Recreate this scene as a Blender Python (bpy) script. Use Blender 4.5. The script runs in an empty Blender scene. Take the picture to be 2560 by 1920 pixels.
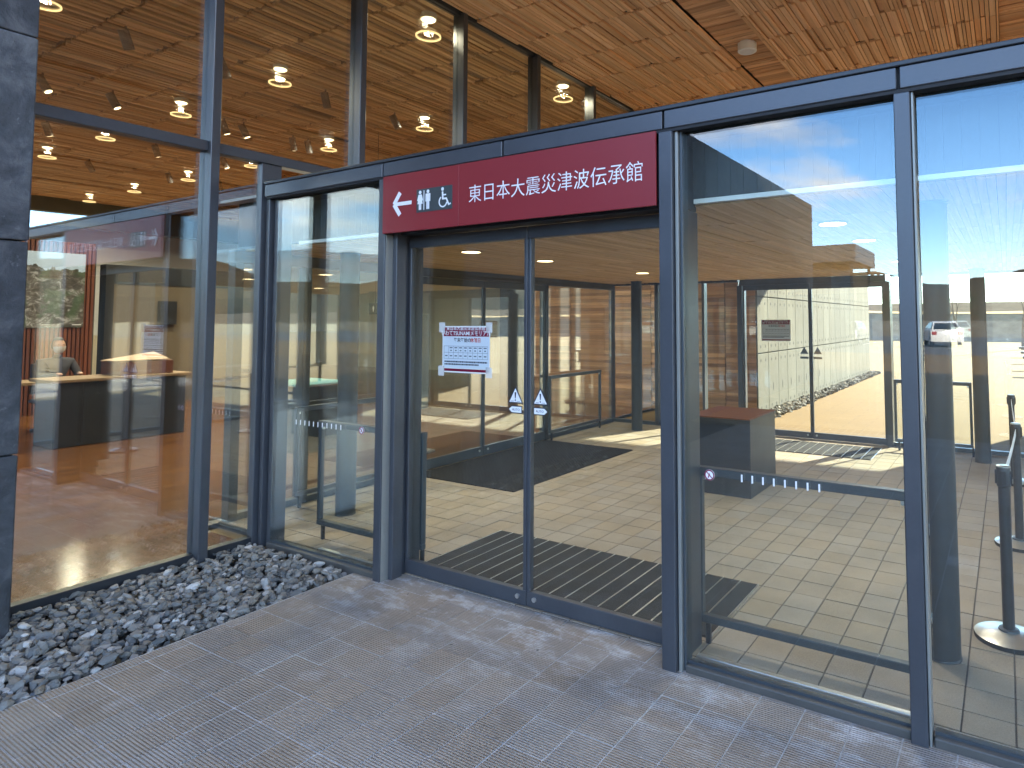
import bpy, bmesh, math, random
from mathutils import Vector, Matrix, noise as mnoise
random.seed(7)
R = math.radians
S = bpy.context.scene
COL = S.collection

# ------------------------------------------------------------------ camera
YAW, PITCH, ROLL, F, PX, PY, EYE = -0.542, 0.057, -0.003, 1636.58, 1528.08, 708.13, 1.55
fw = Vector((math.sin(YAW)*math.cos(PITCH), math.cos(YAW)*math.cos(PITCH), math.sin(PITCH)))
r0 = Vector((math.cos(YAW), -math.sin(YAW), 0)); u0 = r0.cross(fw)
rt = r0*math.cos(ROLL) + u0*math.sin(ROLL); up = -r0*math.sin(ROLL) + u0*math.cos(ROLL)
cd = bpy.data.cameras.new('camera'); cam = bpy.data.objects.new('camera', cd); COL.objects.link(cam)
m = Matrix((rt, up, -fw)).transposed().to_4x4(); m.translation = (0, 0, EYE); cam.matrix_world = m
cd.sensor_fit = 'HORIZONTAL'; cd.sensor_width = 36; cd.lens = F/2560*36
cd.shift_x = (1280-PX)/2560; cd.shift_y = -(960-PY)/2560
cd.clip_start = .05; cd.clip_end = 6000
S.camera = cam
def proj(p):
    d = Vector(p) - Vector((0, 0, EYE)); w = fw.dot(d)
    if w < .05: return None
    return (PX + F*rt.dot(d)/w, PY - F*up.dot(d)/w, w)

# ------------------------------------------------------------------ sky, sun, exposure
SUN_AZ, SUN_EL = R(22), R(27)          # azimuth from +Y towards +X
W = bpy.data.worlds.new('World'); S.world = W; W.use_nodes = True
nt = W.node_tree; nt.nodes.clear(); N = nt.nodes.new; L = nt.links.new
def wmath(op, a, b=None, clamp=False):
    n = N('ShaderNodeMath'); n.operation = op; n.use_clamp = clamp
    for i, v in enumerate((a, b)):
        if v is None: continue
        if isinstance(v, (int, float)): n.inputs[i].default_value = v
        else: L(v, n.inputs[i])
    return n.outputs[0]
sky = N('ShaderNodeTexSky'); sky.sky_type = 'NISHITA'; sky.sun_disc = False
sky.sun_elevation = SUN_EL; sky.sun_rotation = SUN_AZ; sky.air_density = .8; sky.dust_density = .1; sky.ozone_density = 2.5
tc = N('ShaderNodeTexCoord'); sp = N('ShaderNodeSeparateXYZ'); L(tc.outputs['Generated'], sp.inputs[0])
zz = wmath('ADD', wmath('MAXIMUM', sp.outputs[2], 0.0), .12)
cb = N('ShaderNodeCombineXYZ'); L(wmath('DIVIDE', sp.outputs[0], zz), cb.inputs[0]); L(wmath('DIVIDE', sp.outputs[1], zz), cb.inputs[1])
cb.inputs[2].default_value = 22.55
cn = N('ShaderNodeTexNoise'); cn.inputs['Scale'].default_value = .62; cn.inputs['Detail'].default_value = 9; cn.inputs['Roughness'].default_value = .55
cn.inputs['Distortion'].default_value = .25
L(cb.outputs[0], cn.inputs['Vector'])
cr = N('ShaderNodeValToRGB'); cr.color_ramp.elements[0].position = .50; cr.color_ramp.elements[1].position = .60; L(cn.outputs[0], cr.inputs[0])
cn2 = N('ShaderNodeTexNoise'); cn2.inputs['Scale'].default_value = 1.7; cn2.inputs['Detail'].default_value = 6; L(cb.outputs[0], cn2.inputs['Vector'])
cc = N('ShaderNodeValToRGB'); cc.color_ramp.elements[0].color = (3.0, 3.2, 3.7, 1); cc.color_ramp.elements[1].color = (7.4, 7.2, 7.0, 1)
cc.color_ramp.elements[0].position = .3; cc.color_ramp.elements[1].position = .7; L(cn2.outputs[0], cc.inputs[0])
mx = N('ShaderNodeMix'); mx.data_type = 'RGBA'
L(wmath('MULTIPLY', cr.outputs[0], wmath('MULTIPLY', wmath('ADD', sp.outputs[2], -.02), 9.0, True)), mx.inputs['Factor'])
hs_ = N('ShaderNodeHueSaturation'); hs_.inputs['Saturation'].default_value = 1.14; L(sky.outputs[0], hs_.inputs['Color']); L(hs_.outputs[0], mx.inputs['A']); L(cc.outputs[0], mx.inputs['B'])
bg = N('ShaderNodeBackground'); bg.inputs['Strength'].default_value = .125; L(mx.outputs['Result'], bg.inputs['Color'])
ow = N('ShaderNodeOutputWorld'); L(bg.outputs[0], ow.inputs[0])
sl = bpy.data.lights.new('sun', 'SUN'); sl.energy = 3.1; sl.angle = R(.5); sl.color = (1, .87, .67)
so = bpy.data.objects.new('sun', sl); COL.objects.link(so)
sd = Vector((math.sin(SUN_AZ)*math.cos(SUN_EL), math.cos(SUN_AZ)*math.cos(SUN_EL), math.sin(SUN_EL)))
so.rotation_euler = (-sd).to_track_quat('-Z', 'Y').to_euler(); so.location = sd*60
S.view_settings.view_transform = 'Standard'; S.view_settings.look = 'None'
S.view_settings.exposure = 3.15; S.view_settings.gamma = 1; S.view_settings.use_curve_mapping = False
cy = S.cycles
cy.max_bounces = 12; cy.diffuse_bounces = 5; cy.glossy_bounces = 5; cy.transmission_bounces = 4; cy.transparent_max_bounces = 40
cy.caustics_reflective = False; cy.caustics_refractive = False; cy.sample_clamp_indirect = 6
cy.use_denoising = True
try: cy.denoiser = 'OPENIMAGEDENOISE'
except Exception: pass

# ------------------------------------------------------------------ material helpers
class NT:
    def __init__(s, name):
        s.m = bpy.data.materials.new(name); s.m.use_nodes = True; s.t = s.m.node_tree; s.t.nodes.clear()
        s.out = s.t.nodes.new('ShaderNodeOutputMaterial')
    def n(s, typ, **kw):
        n = s.t.nodes.new(typ)
        for k, v in kw.items(): setattr(n, k, v)
        return n
    def l(s, a, b): s.t.links.new(a, b)
    def set(s, sock, v):
        if isinstance(v, bpy.types.NodeSocket): s.l(v, sock)
        elif v is not None: sock.default_value = v
    def math(s, op, a, b=None, c=None, clamp=False):
        n = s.n('ShaderNodeMath', operation=op, use_clamp=clamp)
        for i, v in enumerate((a, b, c)):
            if v is not None: s.set(n.inputs[i], v)
        return n.outputs[0]
    def pos(s, scale=(1, 1, 1), obj=False):
        src = s.n('ShaderNodeTexCoord').outputs['Object'] if obj else s.n('ShaderNodeNewGeometry').outputs['Position']
        mp = s.n('ShaderNodeMapping'); mp.inputs['Scale'].default_value = scale; s.l(src, mp.inputs['Vector']); return mp.outputs[0]
    def noise(s, vec, scale, detail=4, rough=.55, dist=0.0):
        n = s.n('ShaderNodeTexNoise'); s.l(vec, n.inputs['Vector'])
        n.inputs['Scale'].default_value = scale; n.inputs['Detail'].default_value = detail
        n.inputs['Roughness'].default_value = rough; n.inputs['Distortion'].default_value = dist
        return n.outputs[0]
    def ramp(s, fac, stops):
        n = s.n('ShaderNodeValToRGB'); e = n.color_ramp.elements
        while len(e) < len(stops): e.new(.5)
        for el, (p, c) in zip(e, stops): el.position = p; el.color = (*c, 1) if len(c) == 3 else c
        s.l(fac, n.inputs[0]); return n.outputs[0]
    def mix(s, fac, a, b, mode='MIX'):
        n = s.n('ShaderNodeMix', data_type='RGBA', blend_type=mode)
        s.set(n.inputs['Factor'], fac); s.set(n.inputs['A'], a if isinstance(a, bpy.types.NodeSocket) else (*a, 1)); s.set(n.inputs['B'], b if isinstance(b, bpy.types.NodeSocket) else (*b, 1))
        return n.outputs['Result']
    def rnd(s):
        a = s.n('ShaderNodeObjectInfo').outputs['Random']; b = s.n('ShaderNodeNewGeometry').outputs['Random Per Island']
        return s.math('FRACT', s.math('ADD', s.math('MULTIPLY', a, 7.31), s.math('MULTIPLY', b, 3.77)))
    def hsv(s, col, h=None, sat=None, v=None):
        n = s.n('ShaderNodeHueSaturation'); s.set(n.inputs['Color'], col)
        if h is not None: s.set(n.inputs['Hue'], h)
        if sat is not None: s.set(n.inputs['Saturation'], sat)
        if v is not None: s.set(n.inputs['Value'], v)
        return n.outputs[0]
    def bsdf(s, col, rough=.5, metal=0.0, height=None, bstr=.4, bdist=.004, spec=.5, emit=None, estr=0):
        b = s.n('ShaderNodeBsdfPrincipled')
        s.set(b.inputs['Base Color'], col if isinstance(col, bpy.types.NodeSocket) else (*col, 1))
        s.set(b.inputs['Roughness'], rough); s.set(b.inputs['Metallic'], metal); s.set(b.inputs['Specular IOR Level'], spec)
        if emit: b.inputs['Emission Color'].default_value = (*emit, 1); b.inputs['Emission Strength'].default_value = estr
        if height is not None:
            bp = s.n('ShaderNodeBump'); bp.inputs['Strength'].default_value = bstr; bp.inputs['Distance'].default_value = bdist
            s.l(height, bp.inputs['Height']); s.l(bp.outputs[0], b.inputs['Normal'])
        s.l(b.outputs[0], s.out.inputs[0]); return s.m

M = {}
def plain(key, col, rough=.5, metal=0.0, var=.12, nscale=6, spec=.5, bump=.05):
    t = NT(key); p = t.pos()
    n = t.noise(p, nscale, 5, .6); f = t.noise(p, nscale*14, 3)
    v = t.math('ADD', 1-var, t.math('MULTIPLY', t.math('ADD', n, t.math('MULTIPLY', f, .4)), var*1.4))
    c = t.hsv((*col, 1), v=v)
    rg = t.math('ADD', rough-.08, t.math('MULTIPLY', n, .16), clamp=True)
    M[key] = t.bsdf(c, rg, metal, f, bump, .002, spec); return M[key]

plain('frame_steel', (.066, .071, .082), .36, .25, .30, 5, .6)
plain('sill_steel', (.085, .082, .076), .5, .1, .35, 9)
plain('trim_steel', (.27, .27, .25), .38, .3, .2, 6)
plain('dark_steel', (.030, .033, .038), .42, .2, .2, 4, .5)
plain('black_gap', (.012, .012, .014), .7)
plain('black_paint', (.016, .017, .019), .45, 0, .2, 9)
plain('rail_steel', (.058, .068, .078), .40, .2, .15, 4)
plain('aluminium', (.62, .62, .60), .32, .85, .12, 8)
plain('white_paint', (.76, .76, .73), .55, 0, .06)
plain('sign_red', (.235, .022, .027), .42, 0, .05, 3, .4, .02)
plain('sign_grey', (.045, .055, .058), .45, 0, .05)
plain('vinyl_white', (.82, .82, .84), .5, 0, .03, 3, .4, 0)
plain('ink_dark', (.025, .030, .045), .6, 0, .05, 3, .3, 0)
plain('ink_red', (.50, .035, .020), .6, 0, .05, 3, .3, 0)
plain('ink_grey', (.12, .15, .18), .6, 0, .05, 3, .3, 0)
plain('ink_maroon', (.24, .020, .055), .55, 0, .05, 3, .3, 0)
plain('bulkhead', (.028, .036, .040), .5, 0, .1, 4)
plain('column_paint', (.024, .028, .032), .55, 0, .25, 30, .5, .35)
plain('rubber', (.015, .015, .015), .8)
plain('skin', (.42, .25, .175), .6, 0, .05)
plain('cloth_dark', (.03, .03, .04), .85)
plain('mask_cloth', (.50, .50, .49), .8)
plain('hair', (.012, .010, .010), .6)
plain('tan_board', (.27, .18, .105), .6, 0, .1)
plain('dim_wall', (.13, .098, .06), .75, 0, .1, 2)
plain('cream_wall', (.62, .55, .40), .75, 0, .1, 2)
plain('white_wall', (.80, .80, .78), .8, 0, .06, 1)
plain('turquoise', (.16, .42, .47), .3, 0, .12, 14)
plain('roof_membrane', (.55, .55, .54), .8)
plain('tyre', (.02, .02, .02), .85); plain('rim', (.5, .5, .52), .35, .8)
plain('car_glass', (.015, .018, .02), .08, 0, .05, 2, .9)
plain('lamp_red', (.35, .02, .015), .25); plain('lamp_clear', (.8, .8, .8), .15)
for k, c in (('car_white', (.80, .80, .80)), ('car_silver', (.45, .46, .48)), ('car_dark', (.04, .05, .07)), ('car_red', (.36, .03, .03)), ('car_blue', (.05, .10, .24))):
    plain(k, c, .22, .1, .04, 1, .7, 0)

def glass(key, r0=.075, tint=(.93, .965, .95), smudge=True):
    t = NT(key); g = t.n('ShaderNodeNewGeometry')
    vd = t.n('ShaderNodeVectorMath', operation='DOT_PRODUCT'); t.l(g.outputs['Incoming'], vd.inputs[0]); t.l(g.outputs['Normal'], vd.inputs[1])
    c = t.math('ABSOLUTE', vd.outputs['Value'])
    fr = t.math('ADD', r0, t.math('MULTIPLY', 1-r0, t.math('POWER', t.math('SUBTRACT', 1.0, c, clamp=True), 5.0)))
    tr = t.n('ShaderNodeBsdfTransparent'); tr.inputs[0].default_value = (*tint, 1)
    gl = t.n('ShaderNodeBsdfGlossy'); gl.inputs['Roughness'].default_value = 0.0; bpn = t.n('ShaderNodeBump'); bpn.inputs['Strength'].default_value = .25; bpn.inputs['Distance'].default_value = .004; t.l(t.noise(t.pos((1, 1, 1)), 1.1, 1, .4), bpn.inputs['Height']); t.l(bpn.outputs[0], gl.inputs['Normal']); gl.inputs['Color'].default_value = (.97, .985, 1, 1)
    mxs = t.n('ShaderNodeMixShader'); t.l(fr, mxs.inputs[0]); t.l(tr.outputs[0], mxs.inputs[1]); t.l(gl.outputs[0], mxs.inputs[2])
    res = mxs
    if smudge:   # faint dust specks on the pane
        df = t.n('ShaderNodeBsdfDiffuse'); df.inputs[0].default_value = (.5, .5, .48, 1)
        d = t.ramp(t.noise(t.pos((1, 1, 1)), 55, 3, .7), [(.66, (0, 0, 0)), (.80, (.10, .10, .10))])
        m2 = t.n('ShaderNodeMixShader'); t.l(d, m2.inputs[0]); t.l(mxs.outputs[0], m2.inputs[1]); t.l(df.outputs[0], m2.inputs[2]); res = m2
    t.l(res.outputs[0], t.out.inputs[0]); M[key] = t.m
glass('inner_glass', .28); glass('facade_glass', .068); glass('clear_glass', .035, (.975, .99, .98), False); glass('hall_glass', .21)

def wood(key, cols, axis, rough=.62, vspread=.5, bump=.35, spec=.4, knots=True, deep=.42):
    """sawn boards: every board its own tone, grain along the axis"""
    t = NT(key); sc = {'x': (1.6, 42, 42), 'y': (42, 1.6, 42), 'z': (42, 42, 1.6)}[axis]
    r = t.rnd(); p = t.pos(sc)
    off = t.n('ShaderNodeVectorMath', operation='ADD'); t.l(p, off.inputs[0])
    cbx = t.n('ShaderNodeCombineXYZ'); t.l(t.math('MULTIPLY', r, 97.0), cbx.inputs[0]); t.l(t.math('MULTIPLY', r, 41.0), cbx.inputs[1]); t.l(cbx.outputs[0], off.inputs[1])
    g = t.noise(off.outputs[0], 1.0, 6, .62, .6)
    base = t.ramp(r, [(0, cols[0]), (.45, cols[1]), (.8, cols[2]), (1, cols[3])])
    c = t.mix(t.math('MULTIPLY', t.math('SUBTRACT', g, .38, clamp=True), 1.5, clamp=True), base, tuple(x*deep for x in cols[0]))
    if knots:
        sk = {'x': (5, 26, 26), 'y': (26, 5, 26), 'z': (26, 26, 5)}[axis]
        k = t.ramp(t.noise(t.pos(sk), 1.0, 2, .5), [(.70, (0, 0, 0)), (.78, (1, 1, 1))])
        c = t.mix(t.math('MULTIPLY', k, .55), c, (.10, .045, .022))
    v = t.math('ADD', 1-vspread*.5, t.math('MULTIPLY', t.math('FRACT', t.math('MULTIPLY', r, 13.7)), vspread))
    c = t.hsv(c, v=v)
    M[key] = t.bsdf(c, rough, 0, g, bump, .0025, spec); return M[key]
wood('soffit_wood', [(.72, .40, .19), (.80, .48, .25), (.86, .56, .32), (.75, .42, .20)], 'y', .7, .34, deep=.55)
wood('soffit_wood_cross', [(.58, .30, .14), (.66, .37, .185), (.72, .43, .23), (.60, .32, .15)], 'x', .7)
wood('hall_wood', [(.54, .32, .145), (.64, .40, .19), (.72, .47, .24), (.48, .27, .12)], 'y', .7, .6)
wood('ceiling_wood', [(.72, .47, .23), (.80, .55, .29), (.84, .60, .34), (.68, .43, .205)], 'y', .6, .24, deep=.66)
wood('wall_plank', [(.36, .175, .085), (.45, .23, .115), (.56, .31, .16), (.28, .13, .06)], 'x', .7, .7)
wood('slat_brown', [(.13, .035, .016), (.18, .05, .022), (.22, .07, .03), (.11, .03, .014)], 'z', .6, .4)
wood('hall_floor', [(.11, .042, .012), (.145, .058, .018), (.175, .075, .023), (.095, .034, .010)], 'y', .16, .35, .08, .6, False)
wood('tan_wood', [(.19, .115, .058), (.22, .135, .07), (.25, .16, .085), (.17, .105, .052)], 'x', .6, .2)

def tile_mat(key, base, ribs, stain=True):
    t = NT(key); r = t.rnd(); p = t.pos()
    big = t.noise(p, 2.3, 5, .6); fine = t.noise(p, 160, 3, .7); mid = t.noise(p, 19, 4, .65)
    v = t.math('ADD', .80, t.math('ADD', t.math('MULTIPLY', r, .09), t.math('ADD', t.math('MULTIPLY', t.math('SUBTRACT', big, .5), .6), t.math('MULTIPLY', t.math('SUBTRACT', fine, .5), .75))))
    c = t.hsv((*base, 1), v=v, sat=t.math('ADD', .8, t.math('MULTIPLY', t.math('FRACT', t.math('MULTIPLY', r, 5.3)), .4)))
    if stain:
        s = t.ramp(t.noise(p, 5.5, 6, .7), [(.55, (0, 0, 0)), (.78, (.45, .45, .45))])
        c = t.mix(s, c, (.50, .49, .50))
        sy = t.n('ShaderNodeSeparateXYZ'); t.l(p, sy.inputs[0])
        near = t.math('MULTIPLY', t.math('SUBTRACT', sy.outputs[1], 2.05, clamp=True), 1.5, clamp=True)      # lime bloom along the door track
        ef = t.ramp(t.noise(t.pos((1, 2.2, 1)), 4.2, 7, .75), [(.50, (0, 0, 0)), (.66, (.85, .85, .85))])
        c = t.mix(t.math('MULTIPLY', near, ef), c, (.60, .60, .62))
        d = t.ramp(t.noise(p, 23, 2, .5), [(.74, (0, 0, 0)), (.79, (.7, .7, .7))])
        c = t.mix(d, c, (.07, .065, .06))
    h = t.math('ADD', t.math('MULTIPLY', fine, .35), t.math('MULTIPLY', mid, .3))
    if ribs:
        sp = t.n('ShaderNodeSeparateXYZ'); t.l(p, sp.inputs[0])
        w = t.math('SINE', t.math('MULTIPLY', t.math('ADD', sp.outputs[1], t.math('MULTIPLY', mid, .0015)), 2*math.pi/.0128))
        rr = t.math('MULTIPLY', w, t.math('ADD', .45, t.math('MULTIPLY', mid, .3)))
        h = t.math('ADD', h, rr)
    M[key] = t.bsdf(c, .82, 0, h, 1.0 if ribs else .3, .0034 if ribs else .002, .3)
tile_mat('paver_ribbed', (.355, .300, .250), True); tile_mat('floor_tile', (.37, .315, .25), False, False)

def simple(key, fn): t = NT(key); M[key] = fn(t)
def f_mortar(t):
    n = t.noise(t.pos(), 40, 4); return t.bsdf(t.ramp(n, [(.3, (.32, .31, .30)), (.7, (.55, .54, .53))]), .9)
simple('mortar', f_mortar)
def f_mortar2(t):
    n = t.noise(t.pos(), 40, 4); return t.bsdf(t.ramp(n, [(.3, (.06, .05, .04)), (.7, (.11, .09, .07))]), .9)
simple('mortar_dark', f_mortar2)
def f_plaza(t):
    p = t.pos(); b = t.n('ShaderNodeTexBrick'); t.l(t.pos((1, 1, 1)), b.inputs['Vector'])
    b.inputs['Scale'].default_value = 1; b.inputs['Brick Width'].default_value = .60; b.inputs['Row Height'].default_value = .20; b.inputs['Mortar Size'].default_value = .006
    b.inputs['Color1'].default_value = (.185, .116, .043, 1); b.inputs['Color2'].default_value = (.20, .126, .048, 1); b.inputs['Mortar'].default_value = (.12, .076, .03, 1)
    n = t.noise(p, .35, 6, .6); f = t.noise(p, 60, 3)
    v = t.math('ADD', .78, t.math('ADD', t.math('MULTIPLY', n, .25), t.math('MULTIPLY', f, .2)))
    return t.bsdf(t.hsv(b.outputs[0], v=v), .85, 0, f, .3, .003, .3)
simple('plaza_paver', f_plaza)
def f_asphalt(t):
    p = t.pos(); n = t.noise(p, .5, 5); f = t.noise(p, 90, 3)
    return t.bsdf(t.hsv((.075, .075, .078, 1), v=t.math('ADD', .7, t.math('MULTIPLY', t.math('ADD', n, f), .35))), .9, 0, f, .3, .003)
simple('asphalt', f_asphalt)
def f_field(t):
    p = t.pos(); n = t.noise(p, .03, 6, .65); f = t.noise(p, 1.2, 5, .7)
    return t.bsdf(t.mix(f, t.ramp(n, [(.35, (.15, .115, .06)), (.5, (.24, .175, .085)), (.65, (.13, .12, .055))]), (.12, .09, .05)), .95)
simple('dry_field', f_field)
def f_grass(t):
    p = t.pos((1, 1, 1)); n = t.noise(p, .8, 6, .7); f = t.noise(p, 9, 4, .7)
    return t.bsdf(t.mix(t.math('MULTIPLY', f, .6), t.ramp(n, [(.3, (.36, .20, .06)), (.7, (.46, .30, .11))]), (.17, .12, .05)), .95, 0, f, 1, .05)
simple('dry_grass', f_grass)
def f_hill(t):
    p = t.pos(); n = t.noise(p, .012, 7, .65); f = t.noise(p, .11, 5, .7)
    return t.bsdf(t.mix(f, t.ramp(n, [(.35, (.075, .062, .04)), (.5, (.11, .075, .045)), (.65, (.045, .06, .032))]), (.03, .035, .025)), 1.0)
simple('hill_wood', f_hill)
def f_dike(t):
    p = t.pos((1, 1, 6)); n = t.noise(p, .15, 5, .6)
    return t.bsdf(t.ramp(n, [(.35, (.085, .052, .03)), (.65, (.13, .082, .048))]), .95)
simple('dike_earth', f_dike)
def f_riprap(t):
    p = t.pos(); v = t.n('ShaderNodeTexVoronoi'); v.inputs['Scale'].default_value = 1.5; t.l(t.pos((1, .8, 1.4)), v.inputs['Vector'])
    n = t.noise(p, .6, 6, .7)
    c = t.hsv(t.ramp(n, [(.3, (.10, .085, .062)), (.7, (.17, .15, .115))]), v=t.math('ADD', .75, t.math('MULTIPLY', v.outputs[0], .5)))
    return t.bsdf(c, .95, 0, v.outputs[0], .5, .05)
simple('riprap', f_riprap)
def f_slate(t):
    p = t.pos(); n = t.noise(p, 5, 8, .68, .5); f = t.noise(p, 38, 6, .7); r = t.rnd()
    c = t.ramp(n, [(.34, (.022, .024, .027)), (.52, (.055, .058, .064)), (.70, (.12, .122, .125))])
    ch = t.ramp(t.noise(p, 13, 5, .75), [(.62, (0, 0, 0)), (.72, (.5, .5, .5))])
    c = t.mix(ch, c, (.20, .21, .22)); c = t.hsv(c, v=t.math('ADD', .85, t.math('MULTIPLY', r, .35)))
    return t.bsdf(c, .62, 0, t.math('ADD', n, t.math('MULTIPLY', f, .5)), .8, .012, .5)
simple('slate', f_slate)
def f_conc(t):
    p = t.pos(); n = t.noise(t.pos((1, 1, .35)), 2.2, 7, .65, .3); f = t.noise(p, 60, 4, .7); r = t.rnd()
    g = t.noise(t.pos((24, 24, .8)), 1, 4, .6)
    c = t.ramp(n, [(.3, (.125, .128, .108)), (.7, (.18, .183, .155))]); c = t.mix(t.math('MULTIPLY', g, .35), c, (.115, .118, .10))
    c = t.hsv(c, v=t.math('ADD', .88, t.math('MULTIPLY', r, .2)))
    return t.bsdf(c, .85, 0, t.math('ADD', f, t.math('MULTIPLY', g, 2.0)), .35, .004, .3)
simple('concrete', f_conc)
def f_stone(t):
    p = t.pos(); r = t.rnd(); n = t.noise(p, 45, 5, .7)
    c = t.ramp(r, [(0, (.095, .10, .10)), (.3, (.155, .155, .148)), (.55, (.22, .215, .195)), (.75, (.18, .155, .125)), (.9, (.29, .28, .265)), (1, (.48, .47, .445))])
    c = t.hsv(c, v=t.math('ADD', .65, t.math('MULTIPLY', n, .7)))
    return t.bsdf(c, .9, 0, n, .5, .004, .2)
simple('gravel_stone', f_stone)
def f_mat(t):
    p = t.pos(); n = t.noise(p, 3, 4); f = t.noise(p, 240, 2)
    sp = t.n('ShaderNodeSeparateXYZ'); t.l(p, sp.inputs[0])
    a = t.math('SINE', t.math('MULTIPLY', sp.outputs[0], 2*math.pi/.045)); b = t.math('SINE', t.math('MULTIPLY', sp.outputs[1], 2*math.pi/.045))
    h = t.math('ADD', t.math('MULTIPLY', a, b), f)
    return t.bsdf(t.hsv((.020, .022, .029, 1), v=t.math('ADD', .6, t.math('MULTIPLY', t.math('ADD', n, f), .55))), .95, 0, h, .7, .006, .2)
simple('carpet_mat', f_mat)
def f_grate(t):
    p = t.pos(); sp = t.n('ShaderNodeSeparateXYZ'); t.l(p, sp.inputs[0])
    a = t.math('SINE', t.math('MULTIPLY', sp.outputs[1], 2*math.pi/.012)); n = t.noise(p, 5, 4)
    sps = t.ramp(t.noise(p, 95, 2), [(.70, (0, 0, 0)), (.76, (.4, .4, .4))])
    c = t.mix(sps, t.hsv((.024, .026, .028, 1), v=t.math('ADD', .6, n)), (.22, .21, .20))
    return t.bsdf(c, .8, 0, a, .7, .005, .3)
simple('grate_rubber', f_grate)
def f_poster(t):
    p = t.pos(); sp = t.n('ShaderNodeSeparateXYZ'); t.l(p, sp.inputs[0])
    n = t.noise(t.pos((1, 1, 1.3)), 6, 8, .72, 1.2); n2 = t.noise(p, 2.6, 5, .6, .8); z = t.math('ADD', sp.outputs[2], t.math('MULTIPLY', t.math('SUBTRACT', n2, .5), .5))
    deb = t.ramp(n, [(.34, (.02, .018, .017)), (.45, (.07, .06, .05)), (.54, (.16, .15, .14)), (.60, (.45, .46, .47)), (.66, (.10, .09, .09))])
    deb = t.mix(t.ramp(n2, [(.52, (0, 0, 0)), (.6, (.75, .75, .75))]), deb, (.055, .10, .045))
    skyc = t.ramp(t.math('GREATER_THAN', z, 2.50), [(0, (0, 0, 0)), (1, (1, 1, 1))])
    return t.bsdf(t.mix(skyc, deb, (.46, .60, .80)), .35)
simple('debris_photo', f_poster)
def f_paper(col, key):
    t = NT(key); d = t.n('ShaderNodeBsdfDiffuse'); d.inputs[0].default_value = (*col, 1)
    tr = t.n('ShaderNodeBsdfTranslucent'); tr.inputs[0].default_value = (*col, 1)
    mxs = t.n('ShaderNodeMixShader'); mxs.inputs[0].default_value = .3; t.l(d.outputs[0], mxs.inputs[1]); t.l(tr.outputs[0], mxs.inputs[2])
    t.l(mxs.outputs[0], t.out.inputs[0]); M[key] = t.m
f_paper((.74, .80, .84), 'paper'); f_paper((.85, .85, .84), 'paper_white'); f_paper((.24, .02, .05), 'paper_maroon')
def f_tape():
    t = NT('tape'); tr = t.n('ShaderNodeBsdfTransparent'); d = t.n('ShaderNodeBsdfDiffuse'); d.inputs[0].default_value = (.8, .8, .78, 1)
    mxs = t.n('ShaderNodeMixShader'); mxs.inputs[0].default_value = .45; t.l(tr.outputs[0], mxs.inputs[1]); t.l(d.outputs[0], mxs.inputs[2]); t.l(mxs.outputs[0], t.out.inputs[0]); M['tape'] = t.m
f_tape()
def emis(key, col, st):
    t = NT(key); e = t.n('ShaderNodeEmission'); e.inputs[0].default_value = (*col, 1); e.inputs[1].default_value = st; t.l(e.outputs[0], t.out.inputs[0]); M[key] = t.m
emis('lamp_glow', (1, .72, .38), 1.1); emis('lamp_ring', (1, .66, .28), .30); emis('strip_glow', (1, .93, .80), 1.3)
def f_bark(t):
    n = t.noise(t.pos((8, 8, 1.5)), 2, 5, .7); return t.bsdf(t.ramp(n, [(.3, (.06, .045, .035)), (.7, (.16, .125, .10))]), .95, 0, n, .8, .01)
simple('bark', f_bark)

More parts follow.
